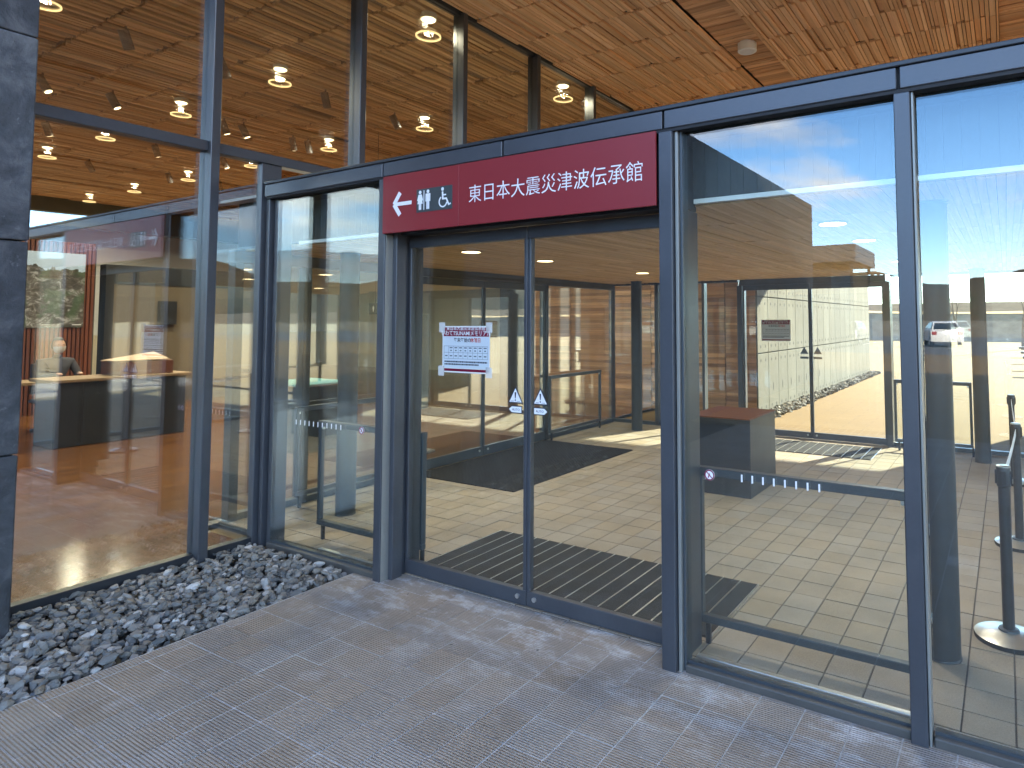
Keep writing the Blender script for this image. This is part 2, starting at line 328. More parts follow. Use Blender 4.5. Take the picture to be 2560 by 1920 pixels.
# ------------------------------------------------------------------ mesh helpers
class MB:
    def __init__(s): s.v = []; s.f = []
    def add(s, vs, fs):
        o = len(s.v); s.v += [tuple(v) for v in vs]; s.f += [tuple(i+o for i in f) for f in fs]; return s
    def box(s, x0, x1, y0, y1, z0, z1):
        return s.add([(x0, y0, z0), (x1, y0, z0), (x1, y1, z0), (x0, y1, z0), (x0, y0, z1), (x1, y0, z1), (x1, y1, z1), (x0, y1, z1)],
                     [(0, 3, 2, 1), (4, 5, 6, 7), (0, 1, 5, 4), (1, 2, 6, 5), (2, 3, 7, 6), (3, 0, 4, 7)])
    def cbox(s, x0, x1, y0, y1, z0, z1, b=.003):
        """box with chamfered edges"""
        b = min(b, (x1-x0)*.3, (y1-y0)*.3, (z1-z0)*.3)
        bm = bmesh.new(); bmesh.ops.create_cube(bm, size=1)
        for v in bm.verts: v.co = Vector(((x0+x1)/2+v.co.x*(x1-x0), (y0+y1)/2+v.co.y*(y1-y0), (z0+z1)/2+v.co.z*(z1-z0)))
        bmesh.ops.bevel(bm, geom=bm.edges[:], offset=b, segments=1, affect='EDGES')
        s.bm(bm); return s
    def bm(s, bm):
        bm.verts.index_update(); s.add([v.co[:] for v in bm.verts], [[v.index for v in f.verts] for f in bm.faces]); bm.free()
    def tube(s, pts, rad, n=8, cap=True):
        pts = [Vector(p) for p in pts]; rad = rad if isinstance(rad, (list, tuple)) else [rad]*len(pts); vs = []; fs = []
        for i, p in enumerate(pts):
            d = (pts[min(i+1, len(pts)-1)]-pts[max(i-1, 0)]).normalized()
            a = d.cross(Vector((0, 0, 1)) if abs(d.z) < .9 else Vector((1, 0, 0))).normalized(); b = d.cross(a)
            for k in range(n):
                t = 2*math.pi*k/n; vs.append(p + a*math.cos(t)*rad[i] + b*math.sin(t)*rad[i])
        for i in range(len(pts)-1):
            for k in range(n): fs.append((i*n+k, i*n+(k+1) % n, (i+1)*n+(k+1) % n, (i+1)*n+k))
        if cap: fs += [tuple(range(n-1, -1, -1)), tuple((len(pts)-1)*n+k for k in range(n))]
        return s.add(vs, fs)
    def lathe(s, prof, cx=0, cy=0, n=32):
        vs = []; fs = []
        for (r, z) in prof:
            for k in range(n): vs.append((cx+r*math.cos(2*math.pi*k/n), cy+r*math.sin(2*math.pi*k/n), z))
        for i in range(len(prof)-1):
            for k in range(n): fs.append((i*n+k, i*n+(k+1) % n, (i+1)*n+(k+1) % n, (i+1)*n+k))
        fs += [tuple(range(n-1, -1, -1)), tuple((len(prof)-1)*n+k for k in range(n))]
        return s.add(vs, fs)
    def prism(s, poly, y0, y1):
        """polygon in x,z extruded along y"""
        n = len(poly); vs = [(x, y0, z) for x, z in poly] + [(x, y1, z) for x, z in poly]
        fs = [tuple(range(n)), tuple(range(2*n-1, n-1, -1))] + [(i, i+n, (i+1) % n+n, (i+1) % n) for i in range(n)]
        return s.add(vs, fs)
    def mesh(s, name, mat):
        me = bpy.data.meshes.new(name); me.from_pydata(s.v, [], s.f); me.materials.append(M[mat] if isinstance(mat, str) else mat)
        bm = bmesh.new(); bm.from_mesh(me); bmesh.ops.recalc_face_normals(bm, faces=bm.faces[:]); bm.to_mesh(me); bm.free(); return me
    def build(s, name, mat, parent=None, smooth=False, loc=None, kind=None):
        return link(name, s.mesh(name, mat), parent, smooth, loc, kind)
def link(name, me, parent=None, smooth=False, loc=None, kind=None):
    if smooth:
        me.polygons.foreach_set('use_smooth', [True]*len(me.polygons))
        try: me.set_sharp_from_angle(angle=R(40))
        except Exception: pass
    o = bpy.data.objects.new(name, me); COL.objects.link(o)
    if parent: o.parent = parent
    if loc: o.location = loc
    if kind: o['kind'] = kind
    return o
def tag(o, label, cat, group=None):
    o['label'] = label; o['category'] = cat
    if group: o['group'] = group
    return o
def thing(name, label, cat, loc=(0, 0, 0), group=None):
    o = bpy.data.objects.new(name, None); COL.objects.link(o); o.location = loc; o.empty_display_size = .1
    return tag(o, label, cat, group)
def struct(o): o['kind'] = 'structure'; return o
def copy_tree(o, parent=None):
    c = o.copy(); COL.objects.link(c)
    if parent: c.parent = parent
    for ch in list(o.children): copy_tree(ch, c)
    return c
CUBE = {}
def block(name, mat, x0, x1, y0, y1, z0, z1, parent, bev=.06):
    """piece sharing one unit mesh per material"""
    k = (name, mat)
    if k not in CUBE: CUBE[k] = MB().cbox(-.5, .5, -.5, .5, -.5, .5, bev).mesh(name, mat) if bev else MB().box(-.5, .5, -.5, .5, -.5, .5).mesh(name, mat)
    o = link(name, CUBE[k], parent); o.location = ((x0+x1)/2, (y0+y1)/2, (z0+z1)/2); o.scale = (x1-x0, y1-y0, z1-z0); return o
def score(x0, x1, y0, y1, z):
    p = proj(((x0+x1)/2, (y0+y1)/2, z))
    if not p or not (-60 < p[0] < 2620 and -60 < p[1] < 1980): return 0
    return (x1-x0)*(y1-y0)*abs(EYE-z)/p[2]**3
def field(parent, name, mat, rects, limit=300, bev=0, dense=None):
    """rects (x0,x1,y0,y1,z0,z1): the ones showing largest become parts, the rest one joined stuff part"""
    s = sorted(rects, key=lambda q: -score(q[0], q[1], q[2], q[3], q[5] if q[5] <= EYE else q[4]))
    for q in s[:limit]: block(name, mat, *q, parent, bev)
    mb = MB()
    for q in s[limit:]: mb.box(*q)
    if mb.v: mb.build(name + '_field', mat, parent, kind='stuff')
def text(name, body, size, mat, parent, loc, rot, align='LEFT', extrude=.0006, sx=1.0, weight=0.0):
    cu = bpy.data.curves.new(name, 'FONT'); cu.body = body; cu.size = size; cu.align_x = align; cu.extrude = extrude; cu.offset = weight; cu.resolution_u = 3
    o = bpy.data.objects.new(name, cu); COL.objects.link(o); bpy.context.view_layer.update()
    me = bpy.data.meshes.new_from_object(o.evaluated_get(bpy.context.evaluated_depsgraph_get()))
    bpy.data.objects.remove(o); me.name = name
    for v in me.vertices: v.co.x *= sx
    me.materials.clear(); me.materials.append(M[mat])
    t = link(name, me, parent); t.location = loc; t.rotation_euler = rot; return t
FACE_CAM = (R(90), 0, 0)      # upright, facing -Y
def disc_poly(cx, cz, r, n=20, a0=0, a1=360): return [(cx+r*math.cos(R(a0+(a1-a0)*i/n)), cz+r*math.sin(R(a0+(a1-a0)*i/n))) for i in range(n if a1-a0 == 360 else n+1)]
def bar(cx, cz, a, ln, w):
    dx, dz = math.cos(R(a)), math.sin(R(a)); nx, nz = -dz*w/2, dx*w/2
    return [(cx-nx, cz-nz), (cx+dx*ln-nx, cz+dz*ln-nz), (cx+dx*ln+nx, cz+dz*ln+nz), (cx+nx, cz+nz)]

# ================================================================== SETTING: ground
YA = 2.72; XB = -4.58; ZS = 4.60; CF = 1.55; CX = 11.0; YBK = 8.76
g = struct(MB().add([(-3000, -3000, -.05), (3000, -3000, -.05), (3000, 3000, -.05), (-3000, 3000, -.05)], [(0, 1, 2, 3)]).build('terrain', 'dry_field'))
g = struct(MB().add([(-70, 8.86, -.012), (70, 8.86, -.012), (70, 55, -.012), (-70, 55, -.012)], [(0, 1, 2, 3)]).build('plaza', 'plaza_paver'))
g = struct(MB().add([(-60, -27, -.012), (60, -27, -.012), (60, -4, -.012), (-60, -4, -.012)], [(0, 1, 2, 3)]).build('plaza', 'plaza_paver'))
g = struct(MB().add([(-90, -62, -.016), (90, -62, -.016), (90, -27, -.016), (-90, -27, -.016)], [(0, 1, 2, 3)]).build('car_park', 'asphalt'))
for k in range(-26, 14):
    o = MB().box(k*2.6-.06, k*2.6+.06, -43, -38, -.016, -.010); o.build('parking_line', 'white_paint', g)
# front pavement with ribbed pavers
pav = struct(MB().box(-3.5, 12, -4, YA+.148, -.08, -.0025).build('pavement', 'mortar'))
rows = [(YA-.018, YA+.146)]; y = YA-.018
while y > -3.9: rows.append((y-.192, y)); y -= .192
for i, (ya, yb) in enumerate(rows):
    pass
rects = []
for (ya, yb) in rows:
    k = -17
    while -.735+.1795*k < 8:
        xa, xb = max(-.735+.1795*k, -3.5), -.735+.1795*(k+1)
        if xb-xa > .03:
            dz = random.gauss(0, .0008); rects.append((xa+.003, xb-.003, ya+.003, yb-.003, -.03, dz))
        k += 1
field(pav, 'paver', 'paver_ribbed', rects, 300, .012)
# door threshold strip of pavers under the recessed door
# vestibule floor
vf = struct(MB().box(-5.3, 1.35, YA+.149, YBK+.1, -.08, -.005).build('vestibule_floor', 'mortar_dark'))
rects = []
y = 2.83-.196+.09
ys = [2.871, 3.028]; y = 3.028
while y < 8.84: y += .196; ys.append(min(y, 8.86))
for ya, yb in zip(ys, ys[1:]):
    k = -26
    while -.735+.1795*k < 1.34:
        xa, xb = max(-.735+.1795*k, -5.3), min(-.735+.1795*(k+1), 1.35)
        if xb-xa > .03: rects.append((xa+.0035, xb-.0035, ya+.0035, yb-.0035, -.03, random.gauss(0, .0007)))
        k += 1
field(vf, 'floor_tile', 'floor_tile', rects, 300, .012)
# hall floor of long polished boards
hf = struct(MB().box(-21, -5.302, -2.5, 15.2, -.1, -.012).box(-5.302, XB-.03, -2.5, YA, -.1, -.012).build('hall_floor', 'dark_steel'))
rects = []; x = XB-.035; k = 0
while x > -20.9:
    w = .115; y0 = -11.5+(k*.83) % 1.8; xr, xl = x, x-w; ymax = YA-.02 if x > -5.31 else 15
    yy = y0
    while yy < ymax:
        y1 = min(yy+1.8, ymax)
        if y1-yy > .1 and yy > -2.6: rects.append((xl+.001, xr-.001, yy+.001, y1-.001, -.012, random.gauss(0, .0003)))
        yy += 1.8
    x -= w; k += 1
field(hf, 'floor_board', 'hall_floor', rects, 260, 0)

# gravel strip beside the hall window
def stones(mb, n, area, smin, smax, z0, dz, sub=1):
    bm0 = bmesh.new(); bmesh.ops.create_icosphere(bm0, subdivisions=sub, radius=1)
    base = [v.co.copy() for v in bm0.verts]; bm0.verts.index_update(); fcs = [[v.index for v in f.verts] for f in bm0.faces]; bm0.free()
    for _ in range(n):
        x, y = area(); s = random.uniform(smin, smax)*(1.35 if random.random() < .12 else 1)
        sx, sy, sz = s*random.uniform(.8, 1.35), s*random.uniform(.6, .95), s*random.uniform(.38, .68)
        rot = Matrix.Rotation(random.uniform(0, 6.28), 3, 'Z') @ Matrix.Rotation(random.gauss(0, .38), 3, 'X') @ Matrix.Rotation(random.gauss(0, .38), 3, 'Y')
        sd_ = Vector((random.uniform(0, 90), random.uniform(0, 90), random.uniform(0, 90))); c = Vector((x, y, z0+random.uniform(0, dz)))
        cuts = [(Vector((random.gauss(0, 1), random.gauss(0, 1), random.gauss(0, 1))).normalized(), random.uniform(.55, .85)) for _ in range(4)]
        vs = []
        for b in base:
            q = b.copy()
            for nn, dd in cuts:
                e = q.dot(nn)-dd
                if e > 0: q -= nn*e
            q = q*(1+.22*mnoise.noise(q*1.3+sd_))
            vs.append(c + rot @ Vector((q.x*sx, q.y*sy, q.z*sz)))
        mb.add(vs, fcs)
mb = MB()
stones(mb, 3300, lambda: (random.uniform(XB+.02, -3.52), random.uniform(.6, YA-.02)), .017, .031, -.035, .052)
stones(mb, 650, lambda: (random.uniform(-4.26, -3.52), random.uniform(-.6, .6)), .019, .032, -.035, .05)
o = mb.build('gravel', 'gravel_stone'); o['kind'] = 'stuff'
struct(MB().box(XB-.02, -3.503, -4, YA, -.12, -.04).build('gravel_bed', 'black_gap'))
mb = MB(); mb.box(-3.506, -3.498, -4, YA-.0, -.06, -.002); struct(mb.build('pavement_edging', 'mortar'))
mb = MB()
stones(mb, 1500, lambda: (random.uniform(-3.47, -3.2), random.uniform(10.3, 20.6)), .035, .06, -.01, .05, 1)
o = mb.build('gravel', 'gravel_stone'); o['kind'] = 'stuff'

# far ground: stone faced bank, grass strip, dike, hills
def ridge(name, mat, pts, depth, segs, amp, seed, base_h=0):
    """rolling ridge along a polyline of (x,y,h)"""
    mb = MB(); prof = [(0, 0), (.18, .45), (.38, .8), (.55, 1.0), (.75, .85), (1, 0)]
    vs = []; n = 0
    P = []
    for (a, b) in zip(pts, pts[1:]):
        for i in range(segs): P.append(tuple(a[j]+(b[j]-a[j])*i/segs for j in range(3)))
    P.append(pts[-1])
    for (x, y, h) in P:
        d = Vector((x, y, 0)).normalized()
        for (q, hh) in prof:
            nz = mnoise.fractal(Vector((x*.004+seed, y*.004, q*2)), 1.0, 2.1, 6)*amp if 0 < q < 1 else 0
            vs.append((x+d.x*depth*q, y+d.y*depth*q, -.06+max(0, h*hh*(1+nz))))
    m_ = len(prof); fs = [(i*m_+k, i*m_+k+1, (i+1)*m_+k+1, (i+1)*m_+k) for i in range(len(P)-1) for k in range(m_-1)]
    return struct(mb.add(vs, fs).build(name, mat, smooth=True))
mb = MB(); top = lambda x: 2.02 + .16*max(0, min(1, (-x-6)/6)) if x < -6 else 2.0-.02*max(0, min(6, x+6))/6
xs = [-60+i*2 for i in range(61)]
vs = []
for x in xs: vs += [(x, 52.5, -.05), (x, 56, top(x))]
struct(mb.add(vs, [(2*i, 2*i+2, 2*i+3, 2*i+1) for i in range(60)]).build('stone_bank', 'riprap'))
mb = MB(); vs = []
for x in xs: vs += [(x, 55.9, top(x)-.02), (x, 59, top(x)+.20+.05*math.sin(x*.3)), (x, 75, top(x)-1.0)]
struct(mb.add(vs, [(3*i+k, 3*i+3+k, 3*i+4+k, 3*i+1+k) for i in range(60) for k in (0, 1)]).build('grass_bank', 'dry_grass', smooth=True))
mb = MB(); vs = []
for i in range(81):
    x = -600+i*15
    vs += [(x, 270, -.06), (x, 290, 8.2+.15*math.sin(i)), (x, 296, 8.2+.15*math.sin(i*1.3)), (x, 330, -.06)]
struct(mb.add(vs, [(4*i+k, 4*i+4+k, 4*i+5+k, 4*i+1+k) for i in range(80) for k in range(3)]).build('sea_dike', 'dike_earth'))
ridge('hill', 'hill_wood', [(-1500, -200, 150), (-1350, -700, 175), (-900, -1150, 150), (-250, -1350, 110), (500, -1300, 90), (1200, -800, 120), (1500, -100, 130)], 500, 22, .45, 3)
ridge('hill', 'hill_wood', [(-1500, -100, 140), (-1300, 500, 150), (-800, 1000, 110), (-200, 1400, 20)], 450, 16, .5, 9)

ridge('hill', 'hill_wood', [(520, 1330, 30), (760, 1180, 85), (1050, 900, 120), (1300, 480, 135), (1500, 0, 130)], 450, 18, .4, 15)
# ================================================================== BUILDING SHELL
# stone clad wall to the left, continuing past the camera
sw = thing('stone_wall', 'dark slate clad wall at the left edge beside the gravel strip', 'wall')
MB().box(-4.93, -4.335, -11.8, 1.29, -.1, 4.55).build('wall_core', 'black_gap', sw)
zs = [-.1, .885, 1.965, 3.03, 4.1, 4.56]
for i, (za, zb) in enumerate(zip(zs, zs[1:])):
    y = 1.325; j = 0
    while y > -11.7:
        ln = 1.1 if (i+j) % 2 else 1.45
        if j == 0: ln = .85 if i % 2 else 1.35
        d = random.uniform(-.006, .006)
        block('stone_slab', 'slate', -4.95, -4.285+d, max(y-ln, -11.8)+.004, y-.004, za+.004, zb-.004, sw, .005); y -= ln; j += 1
# hall shell
hs = thing('exhibition_hall', 'tall exhibition hall behind the left glass wall with slatted timber ceiling', 'building')
MB().box(-21.3, -21, -1.5, 15.4, -.1, 5.2).build('end_wall', 'white_wall', hs)
MB().box(-21, -3.97, 15.0, 15.3, -.1, 5.2).build('side_wall', 'cream_wall', hs)
MB().box(-20.4, -20, -1.5, 15, 3.95, 4.62).build('concrete_beam', 'concrete', hs)
MB().box(-20.9, -20.45, -1.5, 15, 0, 1.2).build('low_wall', 'cream_wall', hs)
MB().box(-21.3, XB-.02, 1.56, 15.4, 4.70, 9.4).box(-21.3, XB-.2, -2.6, 1.56, 4.68, 4.74).build('roof', 'roof_membrane', hs)  # tall part: unseen height added so its shadow reaches farther in front
MB().box(-20.9, XB-.05, -2.5, 15.0, 4.655, 4.675).build('dark_gap_sheet', 'black_gap', hs)  # black sheet put in for the shade seen between the slats
for i in range(7): MB().box(-20.8+i*2.3, -20.8+i*2.3+2.24, -2.52, -2.50, .05, 4.55).build('front_pane', 'facade_glass', hs); MB().cbox(-20.86+i*2.3, -20.80+i*2.3, -2.58, -2.44, 0, 4.62, .004).build('front_mullion', 'frame_steel', hs)
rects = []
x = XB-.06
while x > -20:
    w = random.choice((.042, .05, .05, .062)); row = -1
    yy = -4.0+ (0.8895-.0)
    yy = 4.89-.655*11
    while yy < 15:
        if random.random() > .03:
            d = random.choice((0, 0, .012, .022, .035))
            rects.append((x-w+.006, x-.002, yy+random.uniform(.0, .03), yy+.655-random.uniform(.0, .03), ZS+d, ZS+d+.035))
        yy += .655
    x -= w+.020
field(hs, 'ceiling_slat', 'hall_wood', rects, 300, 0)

# canopy over the vestibule, front edge pulled back to let sky light onto the pavement
cp = thing('canopy_roof', 'broad canopy roof with orange timber soffit over the entrance', 'roof')
MB().box(XB+.0, CX, CF, 15.4, 4.72, 9.4).build('shadow_roof_slab', 'roof_membrane', cp)  # unseen upper height added to lengthen the shadow on the front ground
mb = MB(); mb.box(XB+.05, CX+.06, CF-.06, CF, 4.5, 9.45); mb.box(XB+.05, CX+.06, 15.4, 15.46, 4.5, 5.55); mb.box(CX, CX+.06, CF, 15.4, 4.72, 5.55)  # front fascia carried up with the added shadow-casting height
mb.build('fascia', 'frame_steel', cp)
MB().box(XB+.02, CX, CF, 15.4, 4.685, 4.715).build('soffit_backing', 'black_gap', cp)
MB().box(CX-.3, CX, CF, 15.4, 4.28, 4.70).build('edge_beam', 'concrete', cp)
for y in (3, 9, 15): MB().box(CX-.28, CX-.02, y-.13, y+.13, -.05, 4.28).build('support_post', 'concrete', cp)
strips = [(-2.65, -2.20), (.035, .485), (2.7, 3.15), (5.35, 5.8), (8.0, 8.45)]
rects = []; x = XB+.03
while x < CX-.1:
    w = random.choice((.028, .034, .04, .045, .055))
    for a, b in strips:
        if a-.012 < x+w and x < b:
            if a-x > .016:
                yq = 4.89-.655*5
                while yq < 15.3: rects.append((x+.0015, a-.003, yq+.003, yq+.650, ZS, ZS+.03)); yq += .655
            x = b+.004; break
    else:
        y = 4.89-.655*5
        while y < 15.3:
            short = random.random()
            y1 = y+.655-.003-(random.uniform(.02, .045) if short < .13 else random.uniform(0, .012)); d = random.choice((0, 0, .008, .016, .026))
            y0 = y+.003+(random.uniform(.01, .03) if random.random() < .06 else 0)
            rects.append((x+.0015, x+w-.0015, y0, y1, ZS+d, ZS+d+.03)); y += .655
        x += w+.0035
        continue
rects = [q for q in rects if not any(a < (q[0]+q[1])/2 < b for a, b in strips)]
field(cp, 'soffit_board', 'soffit_wood', rects, 300, 0)
rects = []
for a, b in strips:
    y = CF+.02
    while y < 15.3:
        w = random.choice((.05, .06, .075)); rects.append((a+.002, b-.002, y+.001, y+w-.001, ZS+.045+random.choice((0, .004, .008)), ZS+.075)); y += w
field(cp, 'cross_board', 'soffit_wood_cross', rects, 150, 0)
for x, y, lb in ((-2.39, 6.94, 'white cylindrical light fitting in the recessed strip of the orange soffit'), (.26, 6.62, 'white cylindrical soffit fitting cut by the top right picture corner')):
    t = thing('soffit_light', lb, 'light fitting', (x, y, ZS), 'soffit fittings')
    MB().lathe([(.10, -.045), (.105, -.04), (.105, .07), (.10, .075)], n=28).build('housing', 'white_paint', t, True)
    MB().lathe([(.078, -.049), (.078, -.044)], n=24).build('lens', 'lamp_clear', t, True)

# ------------------------------------------------------------------ hall window wall (plane x = XB)
wb = thing('hall_window_wall', 'tall dark framed glass wall of the exhibition hall, left of the entrance', 'window wall')
def mull(y, z0, z1):
    MB().cbox(XB-.06, XB+.085, y-.03, y+.03, z0, z1, .004).build('mullion', 'frame_steel', wb)
mys = [2.34, 3.50, 4.69, 5.88, 7.07, 8.26, 9.45]
mull(2.34, 0, ZS)
for y in mys[1:]: mull(y, 2.5, ZS)
ends = [1.30, 2.34] + mys[1:] + [10.6]
for ya, yb in zip(ends, ends[1:]):
    if ya < YA-.1:
        top_ = ZS
    MB().box(XB-.012, XB+.012, ya+.03, yb-.03, 2.76, ZS-.02).build('upper_pane', 'hall_glass', wb)
MB().cbox(XB-.05, XB+.05, 1.30, 2.31, 2.69, 2.76, .004).build('transom', 'frame_steel', wb)
MB().cbox(XB-.05, XB+.05, 2.37, 3.47, 2.69, 2.76, .004).build('transom', 'frame_steel', wb)
for ya, yb in zip(ends[2:], ends[3:]): MB().cbox(XB-.05, XB+.05, ya+.03, yb-.03, 2.69, 2.76, .004).build('transom', 'frame_steel', wb); MB().box(XB-.012, XB+.012, ya+.03, yb-.03, 2.555, 2.69).build('spandrel_panel', 'roof_membrane', wb)
MB().box(XB-.012, XB+.012, 1.30, 2.31, .05, 2.69).build('lower_pane', 'hall_glass', wb)
MB().box(XB-.012, XB+.012, 2.37, 2.72, .05, 2.69).build('lower_pane', 'hall_glass', wb)

MB().cbox(XB-.04, XB+.03, 1.30, 2.31, -.05, .05, .004).build('sill', 'dark_steel', wb)
MB().cbox(XB-.04, XB+.03, 2.37, 2.70, -.05, .05, .004).build('sill', 'dark_steel', wb)
MB().cbox(XB-.04, XB+.04, 1.30, 10.6, ZS-.02, ZS+.05, .004).build('head_rail', 'dark_steel', wb)

# ------------------------------------------------------------------ entrance facade (plane y = YA)
fa = thing('entrance_facade', 'glazed entrance front with dark steel posts and blue-grey header beam', 'facade')
hx = [-4.52, -3.267, -2.308, -1.340, -.329, .69, 1.42]
for a, b in zip(hx, hx[1:]): MB().cbox(a+.006, b-.006, YA-.025, YA+.09, 2.44, 2.525, .003).build('header_panel', 'frame_steel', fa)
MB().box(-4.5, 1.42, YA-.018, YA+.09, 2.425, 2.44).box(-4.5, 1.42, YA-.0, YA+.10, 2.44, 2.53).build('header_gap', 'black_gap', fa)
MB().cbox(-4.52, 1.45, YA-.03, YA+.30, 2.528, 2.548, .003).build('roof_edge_cap', 'dark_steel', fa)
def post(xa, xb, ya=YA-.02, yb=YA+.11, z1=2.425): MB().cbox(xa, xb, ya, yb, -.02, z1, .003).build('post', 'frame_steel', fa)
post(-4.61, -4.545, YA-.03, YA+.12, 2.69); post(-4.53, -4.49, YA-.0, YA+.12); post(-4.475, -4.43, YA+.03, YA+.14)
post(-3.305, -3.245); post(-3.24, -3.205, YA+.04, YA+.12); MB().cbox(-3.2435, -3.2405, YA-.012, YA+.1, -.02, 2.08, .001).build('glazing_bead', 'trim_steel', fa)
post(-1.362, -1.295, YA-.03); MB().cbox(-1.291, -1.276, YA-.004, YA+.075, -.02, 2.425, .002).build('glazing_bead', 'trim_steel', fa); MB().cbox(-1.274, -1.262, YA+.012, YA+.075, -.02, 2.425, .002).build('glazing_bead', 'rail_steel', fa)
post(-.348, -.290); MB().cbox(-.288, -.279, YA-.006, YA+.075, -.02, 2.425, .002).build('glazing_bead', 'trim_steel', fa)
post(.66, .72)
for a, b in ((-4.43, -3.305), (-1.262, -.348), (-.272, .66), (.72, 1.42)):
    MB().cbox(a, b, YA+.0, YA+.085, -.03, .030, .004).build('sill', 'sill_steel', fa)
    MB().box(a, b, YA+.028, YA+.048, .030, .042).build('gasket', 'rail_steel', fa)
    MB().box(a, b, YA+.030, YA+.046, .042, 2.425).build('glass_pane', 'facade_glass', fa)
def dashes(x0, x1, n, side):
    mb_ = fa
    for i in range(n):
        x = x0+(x1-x0)*i/(n-1); block('safety_mark', 'vinyl_white', x-.0035, x+.0035, YA+.0275, YA+.0295, .852, .884, fa, 0)
dashes(-1.0, -.672, 8, 1); dashes(-4.16, -3.69, 11, -1)
for x, z in ((-1.149, .865), (-3.486, .866)):
    st = MB().prism(disc_poly(x, z, .024), YA+.0272, YA+.0294).build('round_sticker', 'vinyl_white', fa)
    ring = [(q[0], q[1]) for q in disc_poly(0, 0, 1, 24)]
    rb = MB()
    for i in range(24):
        a0, a1 = ring[i], ring[(i+1) % 24]
        rb.prism([(x+a0[0]*.018, z+a0[1]*.018), (x+a1[0]*.018, z+a1[1]*.018), (x+a1[0]*.0235, z+a1[1]*.0235), (x+a0[0]*.0235, z+a0[1]*.0235)], YA+.0262, YA+.0272)
    rb.prism(bar(x-.014, z+.014, -45, .04, .004), YA+.0262, YA+.0272); rb.prism(bar(x-.006, z-.012, 70, .02, .005), YA+.0264, YA+.0271); rb.build('prohibition_ring', 'ink_maroon', st)
# bulkhead behind the top of the glass, with bright trim
bk = thing('bulkhead', 'dark panelled bulkhead above the vestibule ceiling edge behind the glass', 'panel')
x = -4.42
while x < 1.3:
    if not (-3.24 < x < -1.34): block('bulkhead_panel', 'bulkhead', x+.0007, x+.0643, YA+.22, YA+.235, 2.145, 2.43, bk, 0)
    x += .065
MB().box(-4.45, -3.25, YA+.236, YA+.30, 2.12, 2.50).box(-1.31, 1.35, YA+.236, YA+.30, 2.12, 2.50).build('backing', 'bulkhead', bk)
MB().box(-4.45, -3.25, YA+.205, YA+.235, 2.118, 2.140).box(-1.29, 1.35, YA+.205, YA+.235, 2.118, 2.140).build('ceiling_trim', 'white_paint', bk)

# red sign
sg = thing('entrance_sign', 'long dark red sign over the door with white arrow, toilet symbols and Japanese name', 'sign', (0, 0, 0))
MB().cbox(-3.243, -2.6135, YA-.040, YA-.026, 2.082, 2.432, .0015).build('sign_panel', 'sign_red', sg)
MB().cbox(-2.6115, -1.372, YA-.040, YA-.026, 2.082, 2.432, .0015).build('sign_panel', 'sign_red', sg)
yf0, yf1 = YA-.0425, YA-.0402
arrow = MB(); arrow.prism(bar(-3.125, 2.252, 0, .135, .022), yf0, yf1); arrow.prism(bar(-3.140, 2.252, 52, .085, .027), yf0-.0003, yf1); arrow.prism(bar(-3.140, 2.252, -52, .085, .027), yf0-.0006, yf1)
arrow.build('arrow', 'vinyl_white', sg)
pp = MB().cbox(-2.948, -2.660, YA-.0418, YA-.0402, 2.185, 2.322, .0005).build('pictogram_plate', 'sign_grey', sg)
def pict(cx, cz, woman, y0, y1):
    mb = MB(); mb.prism(disc_poly(cx, cz+.046, .0105, 16), y0, y1)
    if woman:
        mb.prism([(cx-.013, cz+.033), (cx+.013, cz+.033), (cx+.024, cz-.002), (cx+.017, cz-.004), (cx+.011, cz+.018), (cx+.021, cz-.022), (cx-.021, cz-.022), (cx-.011, cz+.018), (cx-.017, cz-.004), (cx-.024, cz-.002)], y0, y1)
        mb.box(cx-.0095, cx-.0015, y0, y1, cz-.057, cz-.022); mb.box(cx+.0015, cx+.0095, y0, y1, cz-.057, cz-.022)
    else:
        mb.box(cx-.019, cx+.019, y0, y1, cz+.022, cz+.034); mb.box(cx-.019, cx-.013, y0, y1, cz-.012, cz+.022); mb.box(cx+.013, cx+.019, y0, y1, cz-.012, cz+.022)
        mb.box(cx-.011, cx+.011, y0, y1, cz-.010, cz+.022); mb.box(cx-.011, cx-.0015, y0, y1, cz-.057, cz-.010); mb.box(cx+.0015, cx+.011, y0, y1, cz-.057, cz-.010)
    return mb
yp0, yp1 = YA-.0430, YA-.0416
pict(-2.917, 2.257, True, yp0, yp1).build('woman_symbol', 'vinyl_white', pp)
MB().box(-2.888, -2.883, yp0, yp1, 2.198, 2.312).build('divider_bar', 'vinyl_white', pp)
pict(-2.853, 2.257, False, yp0, yp1).build('man_symbol', 'vinyl_white', pp)
def wheelchair(cx, cz, s, y0, y1):
    mb = MB(); mb.prism(disc_poly(cx-.008*s, cz+.052*s, .0105*s, 14), y0, y1)
    mb.prism(bar(cx-.008*s, cz+.038*s, -86, .045*s, .011*s), y0, y1); mb.prism(bar(cx-.008*s, cz-.004*s, 0, .034*s, .010*s), y0-.0002, y1); mb.prism(bar(cx+.022*s, cz-.004*s, -62, .045*s, .010*s), y0, y1)
    mb.prism(bar(cx+.040*s, cz-.042*s, 22, .018*s, .008*s), y0-.0003, y1); mb.prism(bar(cx-.008*s, cz+.018*s, 0, .028*s, .008*s), y0-.0004, y1)
    for i in range(14):
        a0, a1 = R(120+i*16.5), R(120+(i+1)*16.5); ri, ro = .026*s, .034*s; ox, oz = cx-.004*s, cz-.020*s
        mb.prism([(ox+ri*math.cos(a0), oz+ri*math.sin(a0)), (ox+ri*math.cos(a1), oz+ri*math.sin(a1)), (ox+ro*math.cos(a1), oz+ro*math.sin(a1)), (ox+ro*math.cos(a0), oz+ro*math.sin(a0))], y0+.0002, y1)
    return mb
wheelchair(-2.728, 2.252, 1.0, yp0, yp1).build('wheelchair_symbol', 'vinyl_white', pp)
